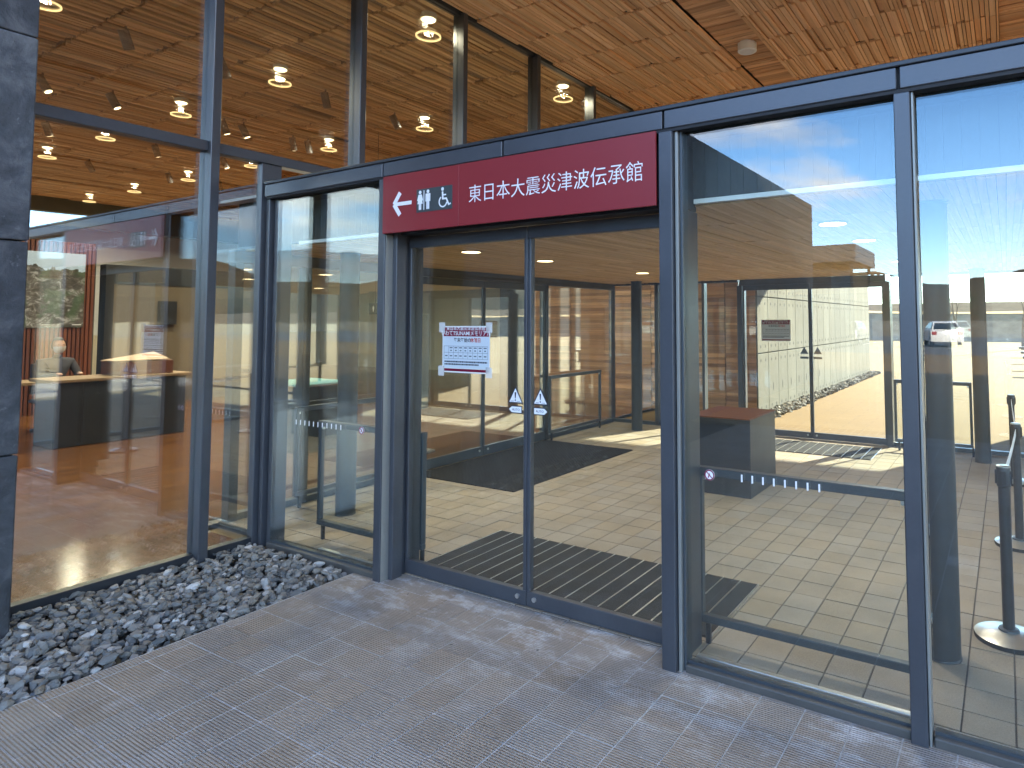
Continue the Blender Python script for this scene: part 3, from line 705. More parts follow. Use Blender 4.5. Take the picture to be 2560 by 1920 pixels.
text('lettering', '東日本大震災津波伝承館', .106, 'vinyl_white', sg, (-2.540, YA-.0408, 2.213), FACE_CAM, sx=.95, weight=-.0006)

# sliding doors
def door(name, label, x0, xm, x1, yd, ztop, front):
    d = thing(name, label, 'sliding door', (0, 0, 0))
    for a, b, s in ((x0, xm-.001, 1), (xm+.001, x1, -1)):
        yy = yd if s == 1 else yd+.003
        lf = MB().box(a+.015, b-.015, yy+.012, yy+.026, .08, ztop-.065).build('door_leaf', 'facade_glass' if front else 'clear_glass', d)
        MB().cbox(a, b, yy, yy+.04, .006, .086, .003).build('bottom_rail', 'frame_steel', lf)
        MB().cbox(a, b, yy, yy+.04, ztop-.068, ztop, .003).build('top_rail', 'frame_steel', lf)
        MB().cbox(a, a+.022, yy+.001, yy+.039, .086, ztop-.068, .003).build('stile', 'frame_steel', lf)
        MB().cbox(b-.022, b, yy+.001, yy+.039, .086, ztop-.068, .003).build('stile', 'frame_steel', lf)
        lx = (b-.055) if s == 1 else (a+.055)
        MB().tube([(lx, yy+.002, .052), (lx, yy-.008, .052)], .013, 16).build('lock', 'aluminium', lf, True)
        mb = MB(); 
        sx = (b-.085) if s == 1 else (a+.085); y0, y1 = yy+.009, yy+.0105
        if front:
            tri = lambda r, dz: [(sx+r*math.sin(R(120*i)), 1.122+dz+r*math.cos(R(120*i))) for i in range(3)]
            MB().prism(tri(.064, .0), y0+.0006, y1+.0006).build('warning_border', 'ink_dark', lf)
            MB().prism(tri(.050, .0), y0-.0004, y1).build('warning_triangle', 'vinyl_white', lf)
            ex = MB(); ex.prism([(sx-.0055, 1.152), (sx+.0055, 1.152), (sx+.0028, 1.118), (sx-.0028, 1.118)], y0-.0014, y0-.0004); ex.prism(disc_poly(sx, 1.108, .0045, 10), y0-.0014, y0-.0004); ex.box(sx-.032, sx-.010, y0-.0012, y0-.0004, 1.1015, 1.1035); ex.box(sx+.010, sx+.032, y0-.0012, y0-.0004, 1.1015, 1.1035)
            ex.build('exclamation_mark', 'ink_dark', lf)
            def arw(g_): 
                q = [(sx-s*.0+.042+g_, 1.056-.016-g_), (sx+.042+g_, 1.056+.016+g_), (sx-.026, 1.056+.016+g_), (sx-.046-g_, 1.056), (sx-.026, 1.056-.016-g_)]
                return q if s == 1 else [(2*sx-x, z) for x, z in q]
            MB().prism(arw(.005), y0+.0006, y1+.0006).build('auto_border', 'ink_dark', lf)
            MB().prism(arw(0), y0-.0004, y1).build('auto_arrow', 'vinyl_white', lf)
            text('auto_lettering', 'AUTO', .019, 'ink_dark', lf, (sx+(.004 if s == 1 else -.004), y0-.0006, 1.0495), FACE_CAM, 'CENTER', .0003)
        else:
            tri = lambda r: [(sx+r*math.sin(R(120*i)), 1.135+r*math.cos(R(120*i))) for i in range(3)]
            MB().prism(tri(.062), y0, y1).build('warning_triangle', 'ink_grey', lf)
            MB().box(sx-.055, sx+.055, y0, y1, 1.04, 1.068).build('auto_arrow', 'ink_grey', lf)
    return d
fd = door('automatic_door', 'double glass automatic door under the red sign with warning triangles', -3.226, -2.278, -1.335, 2.875, 2.078, True)
MB().cbox(-3.245, -1.30, 2.79, 2.98, 2.084, 2.40, .003).build('operator_box', 'dark_steel', fd)
MB().cbox(-3.262, -3.228, 2.83, 3.0, -.02, 2.084, .003).build('door_jamb', 'frame_steel', fd)
MB().cbox(-1.333, -1.302, 2.83, 3.0, -.02, 2.084, .003).build('door_jamb', 'frame_steel', fd)
bd = door('back_door', 'far double glass sliding door opening to the sunlit plaza', -3.13, -2.21, -1.30, 8.74, 2.03, False)
MB().cbox(-3.16, -1.27, 8.70, 8.86, 2.03, 2.11, .003).build('door_head', 'frame_steel', bd)
MB().cbox(-3.20, -3.135, 8.70, 8.90, -.02, 2.03, .003).build('door_jamb', 'frame_steel', bd)
MB().cbox(-1.295, -1.225, 8.70, 8.90, -.02, 2.03, .003).build('door_jamb', 'frame_steel', bd)
# back glass wall
bw = thing('back_glass_wall', 'rear glass wall of the vestibule either side of the far door', 'window wall')
bx = [(-5.25, -4.50), (-4.44, -3.74), (-3.70, -3.20), (-1.225, -.30), (-.25, .66), (.70, 1.35)]
for a, b in bx:
    MB().box(a, b, 8.77, 8.785, .05, 2.11).build('glass_pane', 'facade_glass', bw)
    MB().cbox(a, b, 8.74, 8.81, -.02, .05, .003).build('sill', 'rail_steel', bw)
for a, b in ((-5.30, -5.25), (-4.50, -4.44), (-3.74, -3.70), (-.30, -.25), (.66, .70), (1.35, 1.40)):
    MB().cbox(a, b, 8.72, 8.83, -.02, 2.11, .003).build('post', 'frame_steel', bw)
MB().cbox(-5.3, -3.2, 8.72, 8.84, 2.085, 2.2, .003).cbox(-1.22, 1.4, 8.72, 8.84, 2.085, 2.2, .003).build('head_rail', 'dark_steel', bw)
# right end glass wall, outside the picture
rw = thing('end_glass_wall', 'glass end wall of the vestibule beyond the right picture edge', 'window wall')
MB().box(1.36, 1.375, 2.9, 8.7, .05, 2.11).build('glass_pane', 'facade_glass', rw); MB().cbox(1.33, 1.41, 2.8, 8.74, -.02, .05, .003).build('sill', 'rail_steel', rw)
# inner wall between vestibule and hall (plane x = -5.25) with sliding door
iw = thing('inner_glass_wall', 'glass wall between vestibule and hall, left of the dark floor mat', 'window wall')
XI = -5.25
for a, b in ((2.95, 4.52), (7.02, 8.70)):
    MB().box(XI-.008, XI+.008, a, b, .05, 2.02).build('glass_pane', 'inner_glass', iw); MB().cbox(XI-.04, XI+.04, a, b, -.02, .05, .003).build('sill', 'rail_steel', iw)
MB().cbox(XI-.05, XI+.05, 2.88, 8.72, 2.02, 2.12, .003).build('head_rail', 'frame_steel', iw)
for y in (2.92, 3.52, 4.56, 6.99): MB().cbox(XI-.05, XI+.05, y-.035, y+.035, -.02, 2.02, .003).build('post', 'dark_steel', iw)
idr = thing('inner_door', 'double glass sliding door into the hall beside the dark mat', 'sliding door')
for a, b in ((4.60, 5.775), (5.778, 6.95)):
    lf = MB().box(XI+.02, XI+.034, a+.012, b-.012, .1, 1.95).build('door_leaf', 'inner_glass', idr)
    MB().cbox(XI+.008, XI+.048, a, b, .006, .11, .003).build('bottom_rail', 'rail_steel', lf)
    MB().cbox(XI+.008, XI+.048, a, b, 1.94, 2.015, .003).build('top_rail', 'rail_steel', lf)
    for q in (a, b-.02): MB().cbox(XI+.009, XI+.047, q, q+.02, .11, 1.94, .003).build('stile', 'rail_steel', lf)
    q = b-.07 if a < 5 else a+.07
    MB().tube([(XI+.045, q, .07), (XI+.056, q, .07)], .014, 14).build('lock', 'aluminium', lf, True)

# vestibule ceiling and flat roof
vc = thing('vestibule_ceiling', 'flat pale timber board ceiling inside the glass vestibule', 'ceiling')
MB().box(-5.3, 1.36, 2.955, 8.72, 2.135, 2.5).build('ceiling_backing', 'black_gap', vc)
rects = []; vs_ = [(-3.9, 2.93)]
edges = [2.962, 3.60, 4.50, 5.53, 6.2, 6.85, 7.5, 8.1, 8.72]
x = -5.2
while x < 1.34:
    for ya, yb in zip(edges, edges[1:]):
        rects.append((x+.0012, min(x+.0355, 1.35)-.0012, ya+.0015, yb-.0015, 2.110+random.choice((0, 0, 0, .003)), 2.130))
    x += .0355
rects_w = rects
field(vc, 'ceiling_board', 'ceiling_wood', rects, 300, 0)
MB().box(-5.4, 1.45, 2.86, 8.9, 2.502, 2.522).build('flat_roof', 'roof_membrane', vc)
# wood clad wall behind back glass and concrete walls
ww = thing('plank_wall', 'brown timber plank wall behind the rear glass, left of the far door', 'wall')
MB().box(-9, -3.52, 10.46, 10.7, -.1, 4.6).build('wall_core', 'black_gap', ww)
cols = [-8.2, -7.2, -6.2, -5.45, -4.75, -4.05, -3.52]
rects = []
for a, b in zip(cols, cols[1:]):
    z = -.05
    while z < 2.4:
        h = random.choice((.035, .045, .055, .07))
        rects.append((a+.006, b-.006, 10.415+random.choice((0, .008, .016, .022)), 10.459, z+.0015, z+h-.0015)); z += h
sr = sorted(rects, key=lambda q: -(q[1] > -5.5)*100+random.random())
for q in sr[:170]: block('wall_plank', 'wall_plank', *q, ww, 0)
mb = MB()
for q in sr[170:]: mb.box(*q)
mb.build('wall_plank_field', 'wall_plank', ww, kind='stuff')
MB().box(-3.80, -3.73, 10.40, 10.414, .28, .36).build('socket_plate', 'white_paint', ww)
def conc_wall(label, xa, xb, y0, y1, face, z1=4.55):
    c = thing('concrete_wall', label, 'wall')
    MB().box(min(xa, xb)+.03, max(xa, xb)-.03, y0+.02, y1-.02, -.1, z1-.02).build('wall_core', 'mortar_dark', c)
    zs = [-.1, .998, 1.94, 3.2, z1]; n = int(round((y1-y0)/.56))
    for i in range(n):
        ya, yb = y0+(y1-y0)*i/n, y0+(y1-y0)*(i+1)/n
        for za, zb in zip(zs, zs[1:]):
            block('concrete_panel', 'concrete', min(xa, xb), max(xa, xb), ya+.006, yb-.006, za+.009, zb-.009, c, .006)
    holes = MB(); xf = max(xa, xb) if face > 0 else min(xa, xb)
    for i in range(n):
        for q in (.28, .72):
            yc = y0+(y1-y0)*(i+q)/n
            for zc in (.10, .88, 1.11, 1.83, 2.05):
                holes.tube([(xf-face*.01, yc, zc), (xf+face*.002, yc, zc)], .027, 8)
    holes.build('tie_hole', 'black_gap', c, kind='stuff')
    return c, xf
c, xf = conc_wall('pale sunlit concrete wall with tie holes outside the far door', -3.95, -3.5, 10.45, 20.7, 1)
for i in range(7): MB().box(xf-.01, xf+.002, 11.25+i*.55, 11.28+i*.55, .34, .47).build('slot', 'black_gap', c)
conc_wall('concrete wall right of the far door, seen only in the glass reflections', .75, 1.2, 8.9, 11.97, -1)

# ------------------------------------------------------------------ columns
def column(x, y, label):
    c = thing('round_column', label, 'column', (x, y, 0), 'round vestibule columns')
    MB().lathe([(.077, -.02), (.077, 2.112)], n=40).build('shaft', 'column_paint', c, True)
    MB().lathe([(.081, -.01), (.081, .006), (.078, .010)], n=40).build('base_ring', 'dark_steel', c, True)
    MB().lathe([(.080, 2.100), (.084, 2.1095)], n=32).build('top_ring', 'dark_steel', c, True)
column(-4.62, 3.50, 'dark round column behind the narrow pane left of the door')
column(-4.53, 8.22, 'slim dark round column at the back near the sunlit floor patch')
column(-.30, 3.46, 'thick dark round column just behind the right hand post')
column(-.262, 8.27, 'dark speckled round column at the back right by the stanchions')

# ------------------------------------------------------------------ guard rails
def rail(label, p, q, h=.83, pane=True, feet=(.03, .97)):
    t = thing('guard_rail', label, 'guard rail', (0, 0, 0), 'glass guard rails')
    P, Q = Vector((*p, 0)), Vector((*q, 0)); d = (Q-P).normalized(); nn = Vector((-d.y, d.x, 0)); ln = (Q-P).length
    def bx(a, b, wa, wb, z0, z1, bev=.004):
        mb = MB().cbox(a, b, wa, wb, z0, z1, bev); mb.v = [tuple(P + d*v[0] + nn*v[1] + Vector((0, 0, v[2]))) for v in mb.v]; return mb
    bx(0, ln, -.024, .024, h-.034, h+.006).build('top_bar', 'rail_steel', t)
    bx(.0, ln, -.020, .020, .10, .135).build('bottom_bar', 'rail_steel', t)
    bx(0, .028, -.019, .019, .135, h-.022).build('post', 'rail_steel', t); bx(ln-.028, ln, -.019, .019, .135, h-.022).build('post', 'rail_steel', t)
    for f in feet: bx(ln*f-.012+.02, ln*f+.012+.02, -.012, .012, -.002, .10).build('foot', 'dark_steel', t); 
    if pane: bx(.028, ln-.028, -.004, .004, .135, h-.022, .001).build('glass_infill', 'clear_glass', t)
    for e in (.028, ln-.028-.016):
        bx(e, e+.016, -.010, .010, h-.055, h-.030, .002).build('clamp', 'aluminium', t)
    return t
rail('guard rail with glass infill inside the pane right of the door', (-1.325, 3.02), (-.36, 3.02))
rail('guard rail with glass infill inside the narrow pane left of the door', (-4.28, 3.02), (-3.215, 3.02))
rail('guard rail along the hall wall by the dark block at left', (-5.1, 3.36), (-5.1, 4.50))
rail('guard rail at the back in front of the inner glass beyond the mat', (-5.1, 6.9), (-5.1, 8.15))
rail('far guard rail right of the back door before the plaza', (-1.18, 8.52), (-.36, 8.52))
# shiny floor track by the front panes
ft = thing('floor_track', 'polished metal floor strip along the inside of the right pane', 'floor strip'); MB().cbox(-1.27, -.36, 2.858, 2.888, -.004, .014, .003).build('strip', 'aluminium', ft)
ft = thing('floor_track', 'polished metal floor strip along the inside of the left pane', 'floor strip'); MB().cbox(-4.05, -3.31, 2.858, 2.888, -.004, .014, .003).build('strip', 'aluminium', ft)

# ------------------------------------------------------------------ mats and gratings
def grate(label, x0, x1, y0, y1, n):
    t = thing('entrance_grating', label, 'floor grating')
    MB().box(x0, x1, y0, y1, -.004, .0035).build('tray', 'black_gap', t)
    w = (x1-x0)/n
    for i in range(n):
        for ya, yb in ((y0+.004, (y0+y1)/2-.001), ((y0+y1)/2+.001, y1-.004)): block('tread_strip', 'grate_rubber', x0+i*w+.006, x0+(i+1)*w-.006, ya, yb, -.002, .0085, t, 0)
    for i in range(n+1): block('divider', 'aluminium', x0+i*w-.003, x0+i*w+.003, y0, y1, -.002, .0098, t, 0)
grate('dark ribbed entrance grating with pale dividers inside the front door', -3.24, -1.29, 3.06, 3.80, 18)
grate('sunlit grey entrance grating inside the far door', -3.13, -1.33, 7.76, 8.50, 17)
o = tag(MB().cbox(-5.17, -3.87, 4.70, 6.92, -.003, .010, .004).build('door_mat', 'carpet_mat'), 'large dark carpet mat before the inner sliding door', 'mat')
# podium
pd = thing('podium', 'dark steel box podium with ceiling reflection painted reddish on top standing on the vestibule floor', 'podium', (-2.24, 5.93, 0))
MB().cbox(-.295, .295, -.36, .36, -.002, .672, .004).build('body', 'dark_steel', pd); MB().cbox(-.298, .298, -.363, .363, .674, .684, .002).build('reflection_top_plate', 'slat_brown', pd)  # reddish top colour stands in for the ceiling mirrored in dark steel

# ------------------------------------------------------------------ stanchions
def stanchion(label, x, y, z=.83):
    t = thing('belt_stanchion', label, 'stanchion', (x, y, 0), 'belt stanchions at right')
    MB().lathe([(.150, -.001), (.152, .010), (.150, .022)], n=40).build('base_rim', 'rubber', t, True)
    MB().lathe([(.150, .022), (.120, .034), (.060, .044), (.046, .046)], n=40).build('base_plate', 'aluminium', t, True)
    MB().lathe([(.046, .0462), (.044, .054), (.028, .056)], n=28).build('base_collar', 'rail_steel', t, True)
    MB().lathe([(.026, .055), (.026, z-.09)], n=24).build('pole', 'black_paint', t, True)
    hd = MB().lathe([(.026, z-.10), (.031, z-.095), (.031, z-.006), (.030, z-.004)], n=28).build('head', 'black_paint', t, True)
    MB().lathe([(.0305, z-.0038), (.0305, z+.002), (.028, z+.004)], n=28).build('cap', 'aluminium', hd, True)
    for a in range(4):
        mb = MB().cbox(-.012, .012, .029, .037, z-.085, z-.02, .002); c_, s_ = math.cos(a*math.pi/2), math.sin(a*math.pi/2)
        mb.v = [(v[0]*c_-v[1]*s_, v[0]*s_+v[1]*c_, v[2]) for v in mb.v]; mb.build('belt_slot', 'rubber', hd)
    return t
SP = [(-.036, 3.79), (.032, 5.36), (.016, 7.37)]
s1 = stanchion('nearest black belt stanchion with silver domed base at right edge', *SP[0]); stanchion('second black belt stanchion just behind the nearest one', *SP[1]); stanchion('farthest black belt stanchion against the sunlit plaza', *SP[2])
for (a, b), lb in zip(zip(SP, SP[1:]), ('white retractable belt between the two nearer stanchions', 'white retractable belt between the two farther stanchions')):
    A, B = Vector((*a, .775)), Vector((*b, .775)); d = (B-A).normalized(); A += d*.04; B -= d*.04; nx = Vector((-d.y, d.x, 0))*.0015; vs = []
    for i in range(9):
        p = A.lerp(B, i/8) - Vector((0, 0, .015*math.sin(math.pi*i/8)))
        vs += [p-nx-Vector((0, 0, .022)), p+nx-Vector((0, 0, .022)), p+nx+Vector((0, 0, .022)), p-nx+Vector((0, 0, .022))]
    fs = [(i*4+k, i*4+(k+1) % 4, i*4+4+(k+1) % 4, i*4+4+k) for i in range(8) for k in range(4)] + [(3, 2, 1, 0), (32, 33, 34, 35)]
    tag(MB().add(vs, fs).build('retractable_belt', 'vinyl_white'), lb, 'belt', 'stanchion belts')

# ------------------------------------------------------------------ posters on doors
def notice(name, label, x0, x1, z0, z1, y, face, tapes=True):
    """paper notice; face -1 reads from the camera side, +1 from the plaza side"""
    t = thing(name, label, 'notice', (0, 0, 0)); w, h = x1-x0, z1-z0; f = face
    def sl(a, b, c, d, k): 
        ya, yb = sorted((y+f*(.0006+.0004*k), y+f*(.0010+.0004*k))); return MB().box(x0+a*w, x0+b*w, ya, yb, z0+c*h, z0+d*h)
    MB().box(x0, x1, y-.0005, y+.0005, z0, z1).build('sheet', 'paper_white', t)
    sl(.015, .985, .105, .775, 0).build('blue_field', 'paper', t)
    sl(.025, .98, .78, .975, 0).build('title_band', 'paper_maroon', t); sl(.02, .98, .03, .085, 0).build('foot_band', 'paper_maroon', t)
    rot = FACE_CAM if f < 0 else (R(90), 0, R(180)); X = lambda u: x0+u*w if f < 0 else x1-u*w
    yt = y+f*.0022
    text('small_title', '東日本大震災津波伝承館', .030*h/.28, 'vinyl_white', t, (X(.5), yt, z0+.918*h), rot, 'CENTER', .0002, .95)
    text('title', 'いわてTSUNAMIメモリアル', .0335*w/.38, 'vinyl_white', t, (X(.5), yt, z0+.805*h), rot, 'CENTER', .0002, .97, .0002)
    text('heading', '年末年始の', .028*w/.38, 'ink_dark', t, (X(.25), yt, z0+.665*h), rot, 'LEFT', .0002, 1, .0005)
    text('heading_red', '休館日', .028*w/.38, 'ink_red', t, (X(.25)+(-f)*.133*w/.38, yt, z0+.665*h), rot, 'LEFT', .0002, 1, .0005)
    tb = MB()
    for k in range(10):
        u = .04+.92*k/9 if k else .04
        if k == 9: u = .96
        tb.v += []; q = sl(u-.002, u+.002, .30, .57, 2); tb.add(q.v, q.f)
    for v_ in (.30, .43, .57): q = sl(.04, .96, v_-.003, v_+.003, 1); tb.add(q.v, q.f)
    for k in range(9):
        u = .04+.92*(k+.5)/9; u = u if f < 0 else 1-u
        for v_, hw in ((.535, .030), (.475, .018), (.36, .026)):
            if k == 0 and v_ > .4: continue
            q = sl(u-hw, u+hw, v_-.012, v_+.012, 3); tb.add(q.v, q.f)
    tb.build('table_lines', 'ink_grey', t)
    fp = MB()
    for v_, e in ((.235, .95), (.180, .78)):
        u = .05
        while u < e:
            d = random.uniform(.012, .035); q = sl(min(u, e), min(u+d, e), v_-.016, v_+.016, 1); fp.add(q.v, q.f); u += d+.006
    fp.build('fine_print', 'ink_dark', t)
    if tapes:
        for (u, v_) in ((-.01, .97), (.985, .97), (-.02, .03), (.985, .03)):
            MB().box(x0+u*w-.024, x0+u*w+.024, y-.0016, y-.0007, z0+v_*h-.03, z0+v_*h+.03).build('tape', 'tape', t)
    return t
notice('paper_notice', 'taped holiday closing notice with maroon bands on the left door leaf', -2.915, -2.540, 1.245, 1.520, 2.868, -1)
notice('paper_notice', 'holiday notice seen on the left leaf of the far door', -2.868, -2.467, 1.267, 1.556, 8.731, -1, False)

# ------------------------------------------------------------------ vestibule downlights
for i, (x, y, lb) in enumerate(((-3.66, 3.90, 'small recessed ceiling light nearest the left door leaf'), (-3.64, 4.86, 'recessed ceiling light behind the door centre, second in the left row'), (-3.62, 6.72, 'recessed ceiling light farthest in the left row'),
      (-.84, 3.87, 'glowing recessed ceiling light, upper one behind the right pane'), (-.83, 4.80, 'glowing recessed ceiling light, lower one behind the right pane'), (-.84, 6.72, 'recessed ceiling light farthest in the right row'))):
    t = thing('recessed_light', lb, 'ceiling light', (x, y, 2.108), 'vestibule ceiling lights')
    MB().lathe([(.085, .0), (.085, -.004), (.078, -.006)], n=28).build('trim_ring', 'tan_board', t, True); MB().lathe([(.074, -.0085), (.070, -.009)], n=24).build('diffuser', 'lamp_glow', t)
    ld = bpy.data.lights.new('recessed_lamp', 'SPOT'); ld.energy = 9; ld.spot_size = R(165); ld.spot_blend = 1; ld.shadow_soft_size = .07; ld.color = (1, .88, .72)
    lo = bpy.data.objects.new('recessed_lamp', ld); COL.objects.link(lo); lo.parent = t; lo.location = (0, 0, -.03)

# ------------------------------------------------------------------ hall ceiling lamps
rown = {2.28: 'row nearest the stone wall', 4.54: 'middle row', 6.77: 'row nearest the far end'}
ordn = ['first', 'second', 'third', 'fourth', 'fifth', 'sixth', 'seventh']
rg = MB()
for k in range(28):
    a0, a1 = 2*math.pi*k/28, 2*math.pi*(k+1)/28
    pts = [(.112, -.212), (.125, -.212), (.125, -.198), (.112, -.198)]
    rg.add([(r_*math.cos(a), r_*math.sin(a), z) for a in (a0, a1) for r_, z in pts], [(0, 1, 5, 4), (1, 2, 6, 5), (2, 3, 7, 6), (3, 0, 4, 7)])
ME = {'ring': rg.mesh('glow_ring', 'lamp_ring'), 'lens': MB().lathe([(.068, -.035), (.064, -.045)], n=22).mesh('lamp_lens', 'lamp_glow'),
      'glass': MB().lathe([(.123, -.197), (.123, 0)], n=28).mesh('glass_cylinder', 'clear_glass'), 'plate': MB().lathe([(.082, -.034), (.082, .02)], n=22).mesh('back_plate', 'white_paint')}
for y, lst in ((2.28, (-7.3,)), (4.54, (-4.86, -7.35, -9.64, -11.9, -14.1)), (6.77, (-4.79, -7.3, -9.54, -11.77, -14.0, -16.25, -18.46))):
    for i, x in enumerate(lst):
        t = thing('ceiling_lamp', f'{ordn[i]} glass cylinder hall lamp from the window in the {rown[y]}', 'ceiling lamp', (x, y, ZS), 'hall ceiling lamps')
        for k, nm in (('plate', 'back_plate'), ('glass', 'glass_cylinder'), ('ring', 'glow_ring'), ('lens', 'lamp_lens')): link(nm, ME[k], t)
        ld = bpy.data.lights.new('hall_lamp', 'SPOT'); ld.spot_size = R(168); ld.spot_blend = 1; ld.energy = 84 if x < -5 else 12; ld.shadow_soft_size = .03; ld.color = (1, .84, .60)
        lo = bpy.data.objects.new('hall_lamp', ld); COL.objects.link(lo); lo.parent = t; lo.location = (0, 0, -.075)
spots = [(-7.69, 3.07, 0), (-10.0, 3.14, 1), (-9.99, 3.87, 1), (-12.3, 3.94, 1), (-7.65, 4.03, 0), (-7.58, 5.31, 0), (-9.96, 5.29, 1), (-9.9, 5.55, 1), (-9.93, 6.38, 1), (-9.88, 6.62, 0), (-12.3, 5.42, 1), (-14.6, 5.33, 0), (-12.2, 6.5, 1), (-14.4, 6.6, 0), (-14.4, 7.6, 0), (-7.57, 6.44, 0)]
slab = ['unlit black spotlight nearest the stone wall, high in the first window', 'tilted lit spotlight just beside the stone wall edge', 'lit black spotlight above the transom in the first window', 'lit spotlight just under the transom beside the stone wall', 'unlit black spotlight just right of the first tall mullion', 'unlit black spotlight just left of the second tall mullion',
    'left one of the close spotlight pair above the transom', 'right one of the close spotlight pair above the transom', 'lit one of the spotlight pair left of the second mullion', 'unlit one of the spotlight pair left of the second mullion', 'lit spotlight under the transom near the first mullion', 'faint unlit spotlight low in the first window',
    'lit spotlight between first mullion and corner post', 'unlit spotlight low beside the first mullion', 'unlit spotlight lowest beside the corner post', 'unlit black spotlight in the third tall window']
for i, (x, y, lit) in enumerate(spots):
    t = thing('track_spotlight', slab[i], 'spotlight', (x, y, ZS), 'hall spotlights')
    MB().tube([(0, 0, 0), (0, 0, -.05)], .012, 8).build('stem', 'black_paint', t)
    a = random.uniform(-.5, .5); dx, dy = .09*math.sin(a), .05
    MB().tube([(-dx*.6, -dy*.6, -.05), (dx, dy, -.23)], .05, 16).build('barrel', 'black_paint', t, True)
    if lit: MB().tube([(dx, dy, -.2305), (dx*1.03, dy*1.03, -.234)], .040, 14).build('lens', 'lamp_glow', t)

# ------------------------------------------------------------------ hall contents
sl_ = thing('slat_wall', 'dark brown vertical slat wall deep in the hall behind the counter', 'wall')
MB().box(-14.25, -14.05, 1.5, 5.30, 0, 2.95).build('backing', 'black_gap', sl_)
y = 1.5
while y < 5.27:
    block('slat', 'slat_brown', -14.05, -14.0, y, y+.042, 0, 2.95, sl_, 0); y += .062
ph = thing('photo_panel', 'large hanging photograph of debris on the brown slat wall', 'poster'); MB().box(-13.99, -13.97, 4.20, 5.11, 1.46, 2.75).build('print', 'debris_photo', ph)
MB().box(-13.969, -13.967, 4.95, 5.08, 1.50, 1.515).build('caption_strip', 'vinyl_white', ph)
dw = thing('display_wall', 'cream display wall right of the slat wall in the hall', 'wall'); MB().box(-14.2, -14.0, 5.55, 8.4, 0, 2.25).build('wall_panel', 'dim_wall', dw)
MB().box(-14.2, -13.95, 5.42, 5.55, 0, 2.6).build('dark_pier', 'black_gap', dw); MB().box(-14.2, -13.98, 5.55, 8.4, 2.25, 2.6).build('dark_lintel', 'dark_steel', dw); MB().box(-13.99, -13.9, 6.3, 6.6, 1.5, 1.95).build('wall_box', 'black_paint', dw)
ct = thing('reception_counter', 'black fronted reception counter with cream top inside the hall', 'counter')
MB().cbox(-10.6, -10.0, 3.4, 4.9, 0, .80, .01).build('front', 'black_paint', ct); MB().cbox(-10.65, -9.95, 3.35, 4.95, .80, .84, .006).build('worktop', 'tan_wood', ct); MB().cbox(-10.6, -10.05, 4.1, 4.75, .841, 1.02, .004).build('wooden_box', 'slat_brown', ct)
tag(MB().add([(-10.5, 4.05, 1.025), (-10.05, 4.05, 1.03), (-10.05, 4.70, 1.03), (-10.5, 4.70, 1.12), (-10.5, 4.05, 1.035), (-10.05, 4.05, 1.04), (-10.05, 4.70, 1.04), (-10.5, 4.70, 1.13)], [(0, 3, 2, 1), (4, 5, 6, 7), (0, 1, 5, 4), (1, 2, 6, 5), (2, 3, 7, 6), (3, 0, 4, 7)]).build('leaflet_board', 'tan_board'), 'pale wooden leaflet board lying on the counter box', 'board')
# seated receptionist
pe = thing('person', 'seated person in dark clothes wearing a white face mask behind the counter', 'person', (-11.9, 4.05, 0))
def skinned(name, verts, edges, radii, mat, parent, sub=2):
    me = bpy.data.meshes.new(name); me.from_pydata(verts, edges, []); o = bpy.data.objects.new(name, me); COL.objects.link(o)
    o.modifiers.new('skin', 'SKIN'); sb = o.modifiers.new('sub', 'SUBSURF'); sb.levels = sub; sb.render_levels = sub
    for v, r_ in zip(me.skin_vertices[0].data, radii): v.radius = (r_, r_) if not isinstance(r_, tuple) else r_
    me.skin_vertices[0].data[0].use_root = True
    bpy.context.view_layer.update()
    m2 = bpy.data.meshes.new_from_object(o.evaluated_get(bpy.context.evaluated_depsgraph_get())); bpy.data.objects.remove(o)
    m2.materials.clear(); m2.materials.append(M[mat]); return link(name, m2, parent, True)
# local: person faces +X
V = [(0, 0, .50), (.0, 0, .66), (.02, 0, .82), (.02, 0, .95), (.03, 0, 1.03), (.05, 0, 1.09),
     (.02, .17, .97), (.12, .24, .76), (.34, .16, .80), (.42, .13, .82), (.02, -.17, .97), (.12, -.24, .76), (.34, -.16, .80), (.42, -.13, .82),
     (.10, .09, .50), (.42, .10, .50), (.43, .10, .08), (.56, .10, .05), (.10, -.09, .50), (.42, -.10, .50), (.43, -.10, .08), (.56, -.10, .05)]
E_ = [(0, 1), (1, 2), (2, 3), (3, 4), (4, 5), (3, 6), (6, 7), (7, 8), (8, 9), (3, 10), (10, 11), (11, 12), (12, 13), (0, 14), (14, 15), (15, 16), (16, 17), (0, 18), (18, 19), (19, 20), (20, 21)]
rd = [(.15, .11), (.135, .10), (.15, .105), (.14, .09), .055, .05, .065, .05, .036, .03, .065, .05, .036, .03, .085, .065, .045, .04, .085, .065, .045, .04]
skinned('body', V, E_, rd, 'cloth_dark', pe)
hm = MB(); bmh = bmesh.new(); bmesh.ops.create_uvsphere(bmh, u_segments=20, v_segments=14, radius=1)
for v in bmh.verts: v.co = Vector((.06+v.co.x*.092+(.012 if v.co.x > .8 and -.3 < v.co.z < .1 else 0), v.co.y*.075*(1-.15*max(0, -v.co.z)), 1.205+v.co.z*.115))
hm.bm(bmh); hd = hm.build('head', 'skin', pe, True)
hh = MB(); bmh = bmesh.new(); bmesh.ops.create_uvsphere(bmh, u_segments=20, v_segments=14, radius=1)
bmesh.ops.delete(bmh, geom=[v for v in bmh.verts if (v.co.x > .35 and v.co.z < .62) or v.co.z < -.5], context='VERTS')
for v in bmh.verts: v.co = Vector((.052+v.co.x*.102, v.co.y*.086, 1.215+v.co.z*.122))
hh.bm(bmh); hh.build('hair', 'hair', hd, True)
mk = MB(); bmh = bmesh.new(); bmesh.ops.create_uvsphere(bmh, u_segments=20, v_segments=14, radius=1)
